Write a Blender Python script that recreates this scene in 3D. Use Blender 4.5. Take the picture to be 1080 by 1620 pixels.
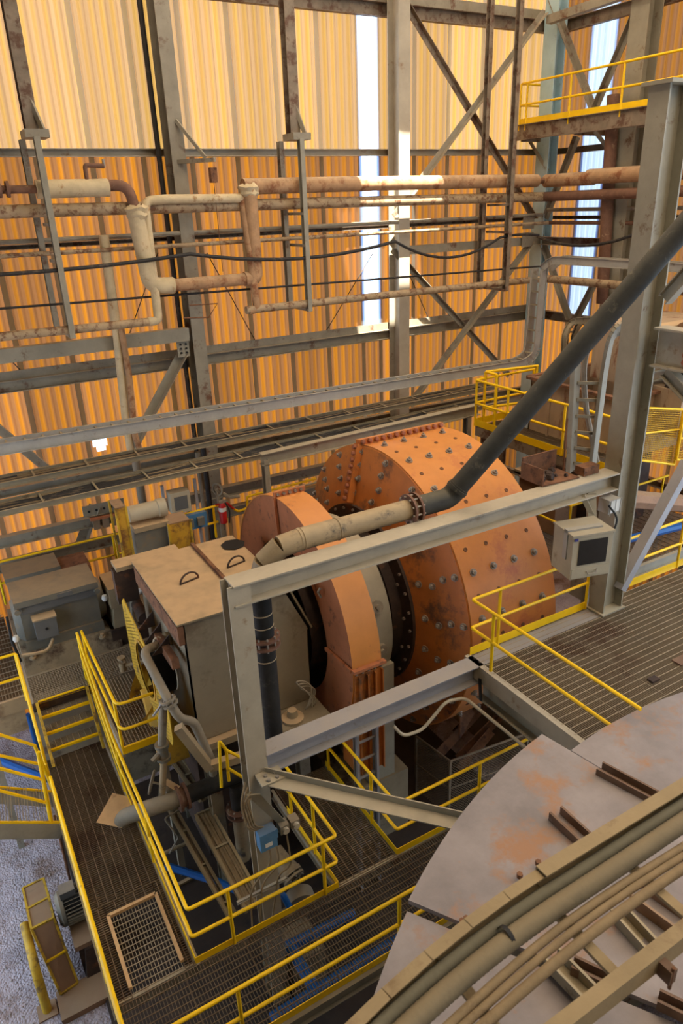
import bpy, math, random
from mathutils import Vector, Matrix
random.seed(7)
scene = bpy.context.scene
for o in list(bpy.data.objects):
    bpy.data.objects.remove(o)
COL = scene.collection
PI = math.pi

# ------------------------------------------------------------------ camera
cam_data = bpy.data.cameras.new('camera')
cam = bpy.data.objects.new('camera', cam_data)
COL.objects.link(cam)
cam.matrix_world = Matrix(((0.86248859, 0.22760116, -0.45200791, 0.0),
                           (-0.50490926, 0.32637081, -0.79909244, 0.0),
                           (-0.03435217, 0.91743109, 0.39640903, 12.25),
                           (0, 0, 0, 1)))
cam_data.sensor_fit = 'VERTICAL'
cam_data.sensor_height = 36.0
cam_data.lens = 36.0 * 1132.0 / 1620.0
cam_data.clip_start = 0.05
cam_data.clip_end = 400
cam_data.dof.use_dof = True
cam_data.dof.focus_distance = 12.0
cam_data.dof.aperture_fstop = 4.0
scene.camera = cam

# ------------------------------------------------------------------ world, sun, exposure
world = bpy.data.worlds.new('world')
scene.world = world
world.use_nodes = True
wn = world.node_tree
wn.nodes['Background'].inputs[0].default_value = (0.60, 0.78, 1.0, 1)
wn.nodes['Background'].inputs[1].default_value = 2.4
sun_data = bpy.data.lights.new('sun', 'SUN')
sun_data.energy = 24.0
sun_data.angle = 0.009
sun_data.color = (1.0, 0.95, 0.86)
sun = bpy.data.objects.new('sun', sun_data)
COL.objects.link(sun)
SUN_DIR = Vector((0.16, 0.40, -0.90)).normalized()
sun.rotation_euler = SUN_DIR.to_track_quat('-Z', 'Y').to_euler()
sun.location = (8, -10, 40)
scene.view_settings.view_transform = 'Standard'
scene.view_settings.look = 'None'
scene.view_settings.gamma = 1.0
scene.view_settings.use_curve_mapping = False
scene.view_settings.exposure = 0.5
scene.cycles.use_denoising = True
scene.cycles.max_bounces = 8
scene.cycles.diffuse_bounces = 5
scene.cycles.transmission_bounces = 6
scene.cycles.transparent_max_bounces = 12
scene.cycles.sample_clamp_indirect = 6.0
scene.cycles.caustics_reflective = False
scene.cycles.caustics_refractive = False

# ------------------------------------------------------------------ materials
def lin(r, g, b):
    return tuple(((c / 255.0) / 12.92 if c / 255.0 <= 0.04045 else ((c / 255.0 + 0.055) / 1.055) ** 2.4) for c in (r, g, b)) + (1.0,)

def mat(name, rgb, rough=0.6, metal=0.0, var=0.25, scale=3.0, patch=None, patch_amt=0.0, patch_scale=2.5, dust=0.0,
        dust_rgb=(158, 140, 112), bump=0.15, stretch=None, spec=0.4):
    m = bpy.data.materials.new(name)
    m.use_nodes = True
    nt = m.node_tree
    N, L = nt.nodes, nt.links
    b = N['Principled BSDF']
    b.inputs['Roughness'].default_value = rough
    b.inputs['Metallic'].default_value = metal
    b.inputs['Specular IOR Level'].default_value = spec
    tc = N.new('ShaderNodeTexCoord')
    src = tc.outputs['Object']
    if stretch:
        mp = N.new('ShaderNodeMapping'); mp.inputs['Scale'].default_value = stretch
        L.new(src, mp.inputs[0]); src = mp.outputs[0]
    n1 = N.new('ShaderNodeTexNoise'); n1.inputs['Scale'].default_value = scale; n1.inputs['Detail'].default_value = 6
    n1.inputs['Roughness'].default_value = 0.65
    L.new(src, n1.inputs['Vector'])
    c = lin(*rgb)
    mx = N.new('ShaderNodeMix'); mx.data_type = 'RGBA'
    mx.inputs[6].default_value = tuple(v * (1 - var) for v in c[:3]) + (1,)
    mx.inputs[7].default_value = tuple(min(1, v * (1 + var)) for v in c[:3]) + (1,)
    rp = N.new('ShaderNodeMapRange'); rp.inputs[1].default_value = 0.3; rp.inputs[2].default_value = 0.7
    L.new(n1.outputs[0], rp.inputs[0]); L.new(rp.outputs[0], mx.inputs[0])
    col = mx.outputs[2]
    if patch and patch_amt > 0:
        n2 = N.new('ShaderNodeTexNoise'); n2.inputs['Scale'].default_value = patch_scale; n2.inputs['Detail'].default_value = 8
        n2.inputs['Roughness'].default_value = 0.7
        off = N.new('ShaderNodeVectorMath'); off.operation = 'ADD'; off.inputs[1].default_value = (7.3, 2.1, 4.4)
        L.new(src, off.inputs[0]); L.new(off.outputs[0], n2.inputs['Vector'])
        r2 = N.new('ShaderNodeMapRange')
        t = 0.68 - 0.36 * patch_amt
        r2.inputs[1].default_value = t; r2.inputs[2].default_value = t + 0.1
        L.new(n2.outputs[0], r2.inputs[0])
        m2 = N.new('ShaderNodeMix'); m2.data_type = 'RGBA'
        m2.inputs[7].default_value = lin(*patch)
        L.new(r2.outputs[0], m2.inputs[0]); L.new(col, m2.inputs[6]); col = m2.outputs[2]
    if dust > 0:
        g = N.new('ShaderNodeNewGeometry')
        sx = N.new('ShaderNodeSeparateXYZ'); L.new(g.outputs['Normal'], sx.inputs[0])
        r3 = N.new('ShaderNodeMapRange'); r3.inputs[1].default_value = 0.35; r3.inputs[2].default_value = 0.95
        r3.inputs[4].default_value = dust
        L.new(sx.outputs[2], r3.inputs[0])
        n3 = N.new('ShaderNodeTexNoise'); n3.inputs['Scale'].default_value = 4.0; n3.inputs['Detail'].default_value = 7
        L.new(src, n3.inputs['Vector'])
        r4 = N.new('ShaderNodeMapRange'); r4.inputs[1].default_value = 0.25; r4.inputs[2].default_value = 0.6; r4.inputs[3].default_value = 0.45
        L.new(n3.outputs[0], r4.inputs[0])
        mu = N.new('ShaderNodeMath'); mu.operation = 'MULTIPLY'
        L.new(r3.outputs[0], mu.inputs[0]); L.new(r4.outputs[0], mu.inputs[1])
        m3 = N.new('ShaderNodeMix'); m3.data_type = 'RGBA'; m3.inputs[7].default_value = lin(*dust_rgb)
        L.new(mu.outputs[0], m3.inputs[0]); L.new(col, m3.inputs[6]); col = m3.outputs[2]
    L.new(col, b.inputs['Base Color'])
    if bump > 0:
        nb = N.new('ShaderNodeTexNoise'); nb.inputs['Scale'].default_value = scale * 12; nb.inputs['Detail'].default_value = 4
        L.new(src, nb.inputs['Vector'])
        bp = N.new('ShaderNodeBump'); bp.inputs['Strength'].default_value = bump; bp.inputs['Distance'].default_value = 0.01
        L.new(nb.outputs[0], bp.inputs['Height']); L.new(bp.outputs[0], b.inputs['Normal'])
    return m

def sheet_mat(name, clean, dusty, trans, dusty_share=0.55):
    """aged translucent fibreglass: daylight passes through, dust clings to part of every corrugation"""
    m = bpy.data.materials.new(name)
    m.use_nodes = True
    nt = m.node_tree
    N, L = nt.nodes, nt.links
    N.remove(N['Principled BSDF'])
    out = N['Material Output']
    uv = N.new('ShaderNodeUVMap')
    sep = N.new('ShaderNodeSeparateXYZ'); L.new(uv.outputs[0], sep.inputs[0])
    oi = N.new('ShaderNodeObjectInfo')
    # wobble so stripes are not ruler straight
    mp = N.new('ShaderNodeMapping'); mp.inputs['Scale'].default_value = (7.0, 0.03, 1)
    L.new(uv.outputs[0], mp.inputs[0])
    addr = N.new('ShaderNodeVectorMath'); addr.operation = 'ADD'
    cr = N.new('ShaderNodeCombineXYZ'); mr = N.new('ShaderNodeMath'); mr.operation = 'MULTIPLY'; mr.inputs[1].default_value = 40
    L.new(oi.outputs['Random'], mr.inputs[0]); L.new(mr.outputs[0], cr.inputs[0]); L.new(mr.outputs[0], cr.inputs[1])
    L.new(mp.outputs[0], addr.inputs[0]); L.new(cr.outputs[0], addr.inputs[1])
    ns = N.new('ShaderNodeTexNoise'); ns.inputs['Scale'].default_value = 1.0; ns.inputs['Detail'].default_value = 5
    L.new(addr.outputs[0], ns.inputs['Vector'])
    # periodic corrugation term
    mul = N.new('ShaderNodeMath'); mul.operation = 'MULTIPLY'; mul.inputs[1].default_value = 2 * PI / 0.227
    L.new(sep.outputs[0], mul.inputs[0])
    sn = N.new('ShaderNodeMath'); sn.operation = 'COSINE'; L.new(mul.outputs[0], sn.inputs[0])
    ad = N.new('ShaderNodeMath'); ad.operation = 'MULTIPLY_ADD'; ad.inputs[1].default_value = 0.42
    L.new(sn.outputs[0], ad.inputs[0]); L.new(ns.outputs[0], ad.inputs[2])
    rg = N.new('ShaderNodeMapRange'); rg.inputs[1].default_value = 0.35 + 0.3 * (dusty_share - 0.5) + 0.1; rg.inputs[2].default_value = 0.95
    L.new(ad.outputs[0], rg.inputs[0])
    mix = N.new('ShaderNodeMix'); mix.data_type = 'RGBA'
    mix.inputs[6].default_value = dusty; mix.inputs[7].default_value = clean
    L.new(rg.outputs[0], mix.inputs[0])
    # each sheet has weathered a little differently, with large pale blotches
    nb = N.new('ShaderNodeTexNoise'); nb.inputs['Scale'].default_value = 0.8; nb.inputs['Detail'].default_value = 4
    L.new(addr.outputs[0], nb.inputs['Vector'])
    hb = N.new('ShaderNodeMapRange'); hb.inputs[3].default_value = 0.74; hb.inputs[4].default_value = 1.16
    L.new(oi.outputs['Random'], hb.inputs[0])
    h2 = N.new('ShaderNodeMapRange'); h2.inputs[1].default_value = 0.3; h2.inputs[2].default_value = 0.7; h2.inputs[3].default_value = 0.85; h2.inputs[4].default_value = 1.12
    L.new(nb.outputs[0], h2.inputs[0])
    mm = N.new('ShaderNodeMath'); mm.operation = 'MULTIPLY'; L.new(hb.outputs[0], mm.inputs[0]); L.new(h2.outputs[0], mm.inputs[1])
    sc = N.new('ShaderNodeVectorMath'); sc.operation = 'SCALE'
    L.new(mix.outputs[2], sc.inputs[0]); L.new(mm.outputs[0], sc.inputs['Scale'])
    tr = N.new('ShaderNodeBsdfTranslucent'); L.new(sc.outputs[0], tr.inputs[0])
    df = N.new('ShaderNodeBsdfDiffuse')
    mixd = N.new('ShaderNodeMix'); mixd.data_type = 'RGBA'; mixd.inputs[0].default_value = 0.5; mixd.inputs[7].default_value = (0.42, 0.3, 0.2, 1)
    L.new(sc.outputs[0], mixd.inputs[6]); L.new(mixd.outputs[2], df.inputs[0])
    ms = N.new('ShaderNodeMixShader'); ms.inputs[0].default_value = trans
    L.new(df.outputs[0], ms.inputs[1]); L.new(tr.outputs[0], ms.inputs[2])
    L.new(ms.outputs[0], out.inputs[0])
    return m

def gravel_mat():
    m = mat('gravel_floor', (172, 160, 164), rough=0.95, var=0.3, scale=1.2, patch=(122, 98, 84), patch_amt=0.5, patch_scale=0.45, bump=0)
    nt = m.node_tree; N, L = nt.nodes, nt.links
    b = N['Principled BSDF']
    tc = N.new('ShaderNodeTexCoord')
    v = N.new('ShaderNodeTexVoronoi'); v.inputs['Scale'].default_value = 28
    L.new(tc.outputs['Object'], v.inputs['Vector'])
    bp = N.new('ShaderNodeBump'); bp.inputs['Strength'].default_value = 0.9; bp.inputs['Distance'].default_value = 0.03; bp.invert = True
    L.new(v.outputs['Distance'], bp.inputs['Height']); L.new(bp.outputs[0], b.inputs['Normal'])
    return m

RUST = (104, 72, 50)
M = {}
M['steel'] = mat('grey_painted_steel', (146, 138, 118), rough=0.6, var=0.14, scale=2.2, patch=(104, 78, 52), patch_amt=0.22, patch_scale=2.2, dust=0.7, dust_rgb=(176, 160, 132))
M['steel_clean'] = mat('pale_painted_steel', (168, 156, 134), rough=0.6, var=0.12, scale=2, patch=(128, 96, 62), patch_amt=0.2, patch_scale=2.0, dust=0.5, dust_rgb=(185, 172, 148))
M['steel_wall'] = mat('weathered_wall_steel', (142, 132, 112), rough=0.7, var=0.2, scale=2.5, patch=RUST, patch_amt=0.35, patch_scale=2.4, dust=0.5)
M['steel_rusty'] = mat('rusty_steel', (132, 116, 96), rough=0.8, var=0.25, scale=3, patch=(98, 70, 52), patch_amt=0.5, patch_scale=3.0, dust=0.4, dust_rgb=(150, 130, 108))
M['steel_blue'] = mat('pale_blue_painted_steel', (172, 198, 202), rough=0.55, var=0.1, scale=2, patch=(122, 104, 84), patch_amt=0.2)
M['steel_lilac'] = mat('cool_grey_steel', (150, 148, 150), rough=0.5, var=0.1, scale=2, patch=(120, 108, 98), patch_amt=0.2, dust=0.4)
M['rust'] = mat('bare_rust', (118, 80, 54), rough=0.9, var=0.35, scale=5, patch=(78, 52, 38), patch_amt=0.45, patch_scale=4)
M['darkrust'] = mat('dark_oily_rust', (62, 46, 36), rough=0.7, var=0.35, scale=5, patch=(110, 66, 38), patch_amt=0.35, patch_scale=2)
M['orange'] = mat('orange_painted_shell', (196, 122, 52), rough=0.5, var=0.14, scale=1.3, patch=(180, 100, 50), patch_amt=0.4, patch_scale=1.3, dust=0.35, dust_rgb=(220, 150, 78), bump=0.06)
M['orange_head'] = mat('orange_painted_head', (186, 110, 48), rough=0.5, var=0.16, scale=1.6, patch=(104, 72, 52), patch_amt=0.42, patch_scale=1.1, bump=0.06)
M['guard_orange'] = mat('orange_gear_guard_paint', (202, 132, 64), rough=0.5, var=0.1, scale=1.6, patch=(150, 92, 62), patch_amt=0.2, patch_scale=2.2, dust=0.25, dust_rgb=(226, 150, 92), bump=0.05)
M['guard_face'] = mat('faded_salmon_guard_paint', (172, 106, 68), rough=0.6, var=0.16, scale=2, patch=(96, 62, 48), patch_amt=0.3, patch_scale=4, bump=0.06)
M['bolt'] = mat('grey_bolt_steel', (150, 140, 126), rough=0.5, metal=0.2, var=0.25, scale=8, patch=RUST, patch_amt=0.25, patch_scale=6)
M['boltrust'] = mat('rusty_flange_bolt', (150, 90, 62), rough=0.6, var=0.25, scale=8)
M['dustbox'] = mat('dusty_steel_plate', (148, 130, 100), rough=0.8, var=0.16, scale=1.6, patch=(120, 100, 74), patch_amt=0.35, patch_scale=1.4, dust=0.95, dust_rgb=(192, 160, 120))
M['dustface'] = mat('dusty_grey_side_plate', (142, 128, 104), rough=0.85, var=0.12, scale=1.2, patch=(118, 102, 80), patch_amt=0.4, patch_scale=0.9)
M['motor'] = mat('green_grey_motor_paint', (106, 102, 90), rough=0.65, var=0.16, scale=2, patch=(124, 106, 80), patch_amt=0.35, dust=0.9, dust_rgb=(146, 126, 98))
M['motor_dark'] = mat('dark_motor_box_paint', (92, 92, 90), rough=0.65, var=0.12, scale=2, dust=0.9, dust_rgb=(160, 140, 116))
M['concrete'] = mat('dusty_concrete', (140, 124, 98), rough=0.9, var=0.2, scale=1.6, patch=(76, 58, 42), patch_amt=0.4, patch_scale=1.0, bump=0.3)
M['pitfloor'] = mat('shade_dark_pit_floor', (56, 44, 35), rough=0.7, var=0.35, scale=1.2, patch=(40, 32, 28), patch_amt=0.5, patch_scale=0.8)  # dark brown stands in for shade below the walkways
M['yellow'] = mat('safety_yellow_paint', (244, 196, 4), rough=0.45, var=0.08, scale=3, patch=(170, 128, 30), patch_amt=0.16, patch_scale=6, bump=0.03)
M['yellow_old'] = mat('grimy_yellow_paint', (190, 152, 40), rough=0.6, var=0.2, scale=4, patch=(116, 90, 46), patch_amt=0.45, patch_scale=4)
M['grating'] = mat('dusty_brown_grating', (104, 86, 64), rough=0.8, var=0.2, scale=1.0, patch=(78, 54, 36), patch_amt=0.5, patch_scale=0.8, dust=0.5, dust_rgb=(118, 98, 74), bump=0)
M['grating_grey'] = mat('dusty_grey_grating', (142, 126, 102), rough=0.75, var=0.18, scale=1.0, patch=(104, 72, 50), patch_amt=0.4, patch_scale=0.6, dust=0.7, dust_rgb=(164, 148, 122), bump=0)
M['pipe_black'] = mat('black_rubber_slurry_pipe', (58, 57, 52), rough=0.7, var=0.3, scale=3, patch=(104, 98, 84), patch_amt=0.3, patch_scale=3.5, dust=0.5, dust_rgb=(122, 114, 94), spec=0.2)
M['pipe_jet'] = mat('jet_black_rubber_pipe', (40, 38, 35), rough=0.7, var=0.3, scale=4, patch=(72, 66, 56), patch_amt=0.25, patch_scale=3, dust=0.3, dust_rgb=(84, 76, 62), spec=0.2)
M['pipe_tan'] = mat('dusty_tan_slurry_pipe', (150, 130, 98), rough=0.7, var=0.18, scale=3, patch=(76, 68, 58), patch_amt=0.42, patch_scale=2.2, dust=0.5, dust_rgb=(188, 164, 126))
M['pipe_grey'] = mat('dusty_grey_pipe', (136, 124, 104), rough=0.7, var=0.15, scale=4, patch=(96, 82, 64), patch_amt=0.3, dust=0.5)
M['insul'] = mat('cream_pipe_lagging', (198, 178, 140), rough=0.85, var=0.14, scale=4, patch=(160, 118, 74), patch_amt=0.3, patch_scale=3.5, bump=0.35)
M['insul_rust'] = mat('rust_stained_pipe_lagging', (172, 134, 96), rough=0.85, var=0.22, scale=4, patch=(134, 86, 54), patch_amt=0.48, patch_scale=2.5, bump=0.35, dust=0.5, dust_rgb=(206, 182, 146))
M['pipe_peel'] = mat('peeling_painted_pipe', (166, 142, 108), rough=0.7, var=0.2, scale=5, patch=(114, 78, 52), patch_amt=0.5, patch_scale=5)
M['pipe_rust'] = mat('brown_rusted_pipe', (118, 84, 64), rough=0.8, var=0.25, scale=5, patch=(168, 136, 106), patch_amt=0.22, patch_scale=5)
M['flange'] = mat('rust_brown_flange', (110, 76, 58), rough=0.7, var=0.2, scale=6, patch=(140, 116, 90), patch_amt=0.3)
M['cable'] = mat('black_cable', (46, 42, 38), rough=0.7, var=0.3, scale=3, patch=(98, 84, 66), patch_amt=0.35, patch_scale=2)
M['cable_dust'] = mat('dust_caked_cable', (134, 114, 84), rough=0.9, var=0.2, scale=5, patch=(104, 86, 62), patch_amt=0.3)
M['hose'] = mat('dust_caked_ribbed_hose', (112, 102, 80), rough=0.85, var=0.2, scale=3, patch=(92, 86, 70), patch_amt=0.4, patch_scale=2, dust=0.6, dust_rgb=(140, 122, 92))
M['hose_dark'] = mat('dark_ribbed_hose', (92, 88, 72), rough=0.85, var=0.2, scale=3, patch=(74, 72, 60), patch_amt=0.4, patch_scale=2, dust=0.4, dust_rgb=(116, 106, 82))
M['tray'] = mat('dusty_galvanised_tray', (138, 126, 102), rough=0.7, var=0.14, scale=2, patch=(106, 90, 66), patch_amt=0.3, dust=0.7, dust_rgb=(168, 150, 116))
M['tray_near'] = mat('beige_dusty_tray_rail', (150, 130, 96), rough=0.85, var=0.12, scale=3, patch=(128, 106, 76), patch_amt=0.3)
M['galv'] = mat('grey_galvanised_tray', (160, 156, 146), rough=0.5, var=0.12, scale=2, patch=(120, 104, 84), patch_amt=0.25, dust=0.4)
M['tank'] = mat('dusty_grey_tank_roof', (138, 128, 124), rough=0.85, var=0.2, scale=1.6, patch=(154, 116, 88), patch_amt=0.4, patch_scale=1.0, bump=0.12)
M['tankrust'] = mat('rusted_stiffener', (112, 86, 66), rough=0.8, var=0.25, scale=4, patch=(140, 122, 106), patch_amt=0.4)
M['mesh_yellow'] = mat('yellow_perforated_guard', (196, 156, 40), rough=0.6, var=0.2, scale=3, patch=(120, 92, 50), patch_amt=0.35, patch_scale=3)
M['chute_yellow'] = mat('worn_yellow_chute', (190, 146, 44), rough=0.6, var=0.2, scale=2, patch=(128, 88, 48), patch_amt=0.45, patch_scale=2)
M['hopper'] = mat('stained_grey_hopper_plate', (164, 140, 112), rough=0.8, var=0.15, scale=1.5, patch=(120, 72, 44), patch_amt=0.3, patch_scale=1.4, stretch=(2, 2, 0.6))
M['blue_pipe'] = mat('blue_plastic_pipe', (22, 84, 150), rough=0.4, var=0.15, scale=3, patch=(70, 96, 120), patch_amt=0.15)
M['blue_box'] = mat('blue_enclosure', (74, 120, 156), rough=0.5, var=0.12, scale=6, patch=(120, 118, 104), patch_amt=0.2, dust=0.4)
M['cabinet'] = mat('beige_enclosure', (168, 158, 134), rough=0.55, var=0.08, scale=3, patch=(134, 120, 94), patch_amt=0.2, dust=0.5)
M['screen'] = mat('dark_screen', (40, 38, 36), rough=0.25, var=0.1, scale=4, bump=0)
M['sticker'] = mat('blue_sticker', (60, 60, 130), rough=0.5, var=0.05, bump=0)
M['white_plate'] = mat('white_label_plate', (210, 208, 200), rough=0.5, var=0.05, bump=0)
M['red'] = mat('red_paint', (170, 28, 26), rough=0.4, var=0.1, scale=5)
M['black'] = mat('black_rubber', (26, 24, 22), rough=0.7, var=0.2, scale=4)
M['tan_plate'] = mat('tan_cover_plate', (196, 158, 112), rough=0.85, var=0.1, scale=3, patch=(166, 128, 88), patch_amt=0.3)
M['brown_duct'] = mat('tan_brown_duct', (142, 108, 80), rough=0.7, var=0.15, scale=1.5, patch=(62, 52, 46), patch_amt=0.3, patch_scale=0.8, dust=0.4)
M['cage'] = mat('rusty_wire_mesh', (128, 108, 84), rough=0.8, var=0.2)
M['roof'] = mat('grey_roof_sheet', (120, 116, 108), rough=0.8, var=0.1)
M['pebble'] = mat('loose_gravel', (168, 156, 150), rough=0.95, var=0.3, scale=9, bump=0)
M['gravel'] = gravel_mat()
SHEET_UP = sheet_mat('sky_brightened_fibreglass_sheet', (0.75, 0.345, 0.066, 1), (0.56, 0.268, 0.100, 1), 0.88)  # row tints: brighter upper rows have more outside sky painted into the colour
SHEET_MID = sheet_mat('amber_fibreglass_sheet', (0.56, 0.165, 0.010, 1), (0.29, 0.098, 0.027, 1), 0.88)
SHEET_LOW = sheet_mat('sky_dimmed_amber_sheet', (0.44, 0.118, 0.007, 1), (0.155, 0.050, 0.013, 1), 0.88)  # darkest amber: the lower row's smaller share of sky is painted in
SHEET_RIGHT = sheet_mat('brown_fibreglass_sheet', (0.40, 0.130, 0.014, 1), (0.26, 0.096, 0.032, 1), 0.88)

def film(name, rgb, k=0.8, face=None):
    m = bpy.data.materials.new(name); m.use_nodes = True
    N, L = m.node_tree.nodes, m.node_tree.links
    N.remove(N['Principled BSDF'])
    tr = N.new('ShaderNodeBsdfTranslucent'); tr.inputs[0].default_value = rgb + (1,)
    df = N.new('ShaderNodeBsdfDiffuse'); df.inputs[0].default_value = (face or rgb) + (1,)
    ms = N.new('ShaderNodeMixShader'); ms.inputs[0].default_value = k
    L.new(df.outputs[0], ms.inputs[1]); L.new(tr.outputs[0], ms.inputs[2]); L.new(ms.outputs[0], N['Material Output'].inputs[0])
    return m
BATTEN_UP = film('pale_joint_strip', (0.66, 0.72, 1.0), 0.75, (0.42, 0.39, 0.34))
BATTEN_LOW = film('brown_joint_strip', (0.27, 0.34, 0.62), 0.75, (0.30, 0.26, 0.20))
SKYLIGHT = film('warm_roof_light_sheet', (0.55, 0.45, 0.345), 0.9)
SHEET_CLEAR = sheet_mat('pale_clear_sheet', (0.62, 0.62, 0.62, 1), (0.46, 0.48, 0.5, 1), 0.95)


# ------------------------------------------------------------------ mesh helpers
class MB:
    def __init__(self):
        self.v = []; self.f = []; self.uv = {}
    def add(self, vs, fs):
        n = len(self.v)
        self.v.extend([tuple(p) for p in vs])
        self.f.extend([tuple(i + n for i in f) for f in fs])
        return self
    def box(self, a, b):
        x0, y0, z0 = (min(a[i], b[i]) for i in range(3)); x1, y1, z1 = (max(a[i], b[i]) for i in range(3))
        return self.add([(x0, y0, z0), (x1, y0, z0), (x1, y1, z0), (x0, y1, z0), (x0, y0, z1), (x1, y0, z1), (x1, y1, z1), (x0, y1, z1)],
                        [(0, 3, 2, 1), (4, 5, 6, 7), (0, 1, 5, 4), (1, 2, 6, 5), (2, 3, 7, 6), (3, 0, 4, 7)])
    def frame(self, p0, p1, up=(0, 0, 1)):
        p0, p1 = Vector(p0), Vector(p1)
        d = (p1 - p0).normalized(); u = Vector(up)
        s = d.cross(u)
        if s.length < 1e-4:
            s = d.cross(Vector((0, 1, 0)))
        s.normalize(); u = s.cross(d).normalized()
        return p0, p1, d, s, u
    def prof(self, p0, p1, poly, up=(0, 0, 1)):
        """extrude a closed profile [(side, up)] from p0 to p1"""
        p0, p1, d, s, u = self.frame(p0, p1, up)
        n = len(poly)
        a = [p0 + s * q[0] + u * q[1] for q in poly]; b = [p1 + s * q[0] + u * q[1] for q in poly]
        fs = [(i, (i + 1) % n, n + (i + 1) % n, n + i) for i in range(n)]
        return self.add(a + b, fs + [tuple(range(n - 1, -1, -1)), tuple(range(n, 2 * n))])
    def bar(self, p0, p1, w, h, up=(0, 0, 1)):
        return self.prof(p0, p1, [(-w / 2, -h / 2), (w / 2, -h / 2), (w / 2, h / 2), (-w / 2, h / 2)], up)
    def ibeam(self, p0, p1, w, h, tf=0.02, tw=0.014, up=(0, 0, 1)):
        W, H, t = w / 2, h / 2, tw / 2
        return self.prof(p0, p1, [(-W, -H), (W, -H), (W, -H + tf), (t, -H + tf), (t, H - tf), (W, H - tf), (W, H), (-W, H), (-W, H - tf), (-t, H - tf), (-t, -H + tf), (-W, -H + tf)], up)
    def channel(self, p0, p1, w, h, t=0.014, up=(0, 0, 1), flip=1):
        H = h / 2; W = w * flip; t2 = t * flip
        return self.prof(p0, p1, [(0, -H), (W, -H), (W, -H + t), (t2, -H + t), (t2, H - t), (W, H - t), (W, H), (0, H)], up)
    def angle(self, p0, p1, w, t=0.012, up=(0, 0, 1)):
        return self.prof(p0, p1, [(0, 0), (w, 0), (w, t), (t, t), (t, w), (0, w)], up)
    def tube(self, path, r, n=10, caps=True):
        P = [Vector(p) for p in path]
        rs = r if isinstance(r, (list, tuple)) else [r] * len(P)
        T = []
        for i in range(len(P)):
            a = P[max(0, i - 1)]; b = P[min(len(P) - 1, i + 1)]
            T.append((b - a).normalized())
        ref = Vector((0, 0, 1)) if abs(T[0].z) < 0.9 else Vector((0, 1, 0))
        s = T[0].cross(ref).normalized()
        vs = []
        for i, p in enumerate(P):
            s = (s - T[i] * s.dot(T[i])).normalized(); u = T[i].cross(s)
            # widen at mitres
            for k in range(n):
                a = 2 * PI * k / n
                vs.append(p + (s * math.cos(a) + u * math.sin(a)) * rs[i])
        fs = []
        for i in range(len(P) - 1):
            for k in range(n):
                fs.append((i * n + k, i * n + (k + 1) % n, (i + 1) * n + (k + 1) % n, (i + 1) * n + k))
        if caps:
            fs.append(tuple(range(n - 1, -1, -1))); fs.append(tuple((len(P) - 1) * n + k for k in range(n)))
        return self.add(vs, fs)
    def lathe(self, prof, o, axis, n=48, a0=0.0, a1=2 * PI, ref=None):
        """prof = [(distance along axis, radius)]"""
        o = Vector(o); ax = Vector(axis).normalized()
        r0 = Vector(ref) if ref else (Vector((0, 0, 1)) if abs(ax.z) < 0.9 else Vector((1, 0, 0)))
        s = (r0 - ax * r0.dot(ax)).normalized(); t = ax.cross(s)
        full = abs(a1 - a0 - 2 * PI) < 1e-4
        m = n if full else n + 1
        vs = []
        for (d, r) in prof:
            for k in range(m):
                a = a0 + (a1 - a0) * k / n
                vs.append(o + ax * d + (s * math.cos(a) + t * math.sin(a)) * r)
        fs = []
        for i in range(len(prof) - 1):
            for k in range(n):
                k2 = (k + 1) % m
                fs.append((i * m + k, i * m + k2, (i + 1) * m + k2, (i + 1) * m + k))
        return self.add(vs, fs)
    def prism(self, pts, th):
        """polygon thickened along vector th"""
        n = len(pts); a = [Vector(p) for p in pts]; t = Vector(th)
        b = [p + t for p in a]
        return self.add(a + b, [tuple(range(n - 1, -1, -1)), tuple(range(n, 2 * n))] + [(i, (i + 1) % n, n + (i + 1) % n, n + i) for i in range(n)])
    def mesh(self, name, m, org=(0, 0, 0), smooth=True):
        me = bpy.data.meshes.new(name)
        me.from_pydata([(p[0] - org[0], p[1] - org[1], p[2] - org[2]) for p in self.v], [], self.f)
        import bmesh
        bm = bmesh.new(); bm.from_mesh(me)
        bmesh.ops.recalc_face_normals(bm, faces=bm.faces)
        bm.to_mesh(me); bm.free()
        me.materials.append(m)
        if smooth:
            me.polygons.foreach_set('use_smooth', [True] * len(me.polygons))
            me.set_sharp_from_angle(angle=math.radians(38))
        me.update()
        return me

def fillet(path, r, seg=5):
    P = [Vector(p) for p in path]
    out = [P[0]]
    for i in range(1, len(P) - 1):
        a, b, c = P[i - 1], P[i], P[i + 1]
        d0 = (a - b); d1 = (c - b)
        rr = min(r, d0.length * 0.48, d1.length * 0.48)
        q0 = b + d0.normalized() * rr; q1 = b + d1.normalized() * rr
        for k in range(seg + 1):
            t = k / seg
            out.append(q0 * (1 - t) ** 2 + b * 2 * t * (1 - t) + q1 * t * t)
    out.append(P[-1])
    return out

def sag(p0, p1, drop, n=10):
    p0, p1 = Vector(p0), Vector(p1)
    return [p0.lerp(p1, i / n) - Vector((0, 0, drop * 4 * (i / n) * (1 - i / n))) for i in range(n + 1)]

def setp(o, label=None, cat=None, group=None, kind=None):
    if label: o['label'] = label
    if cat: o['category'] = cat
    if group: o['group'] = group
    if kind: o['kind'] = kind
    return o

def thing(name, label, cat, loc=(0, 0, 0), group=None, kind=None):
    o = bpy.data.objects.new(name, None)
    o.empty_display_size = 0.2
    COL.objects.link(o)
    o.location = loc
    return setp(o, label, cat, group, kind)

def worg(o):
    v = Vector(o.location)
    while o.parent:
        o = o.parent; v = v + Vector(o.location)
    return v

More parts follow.
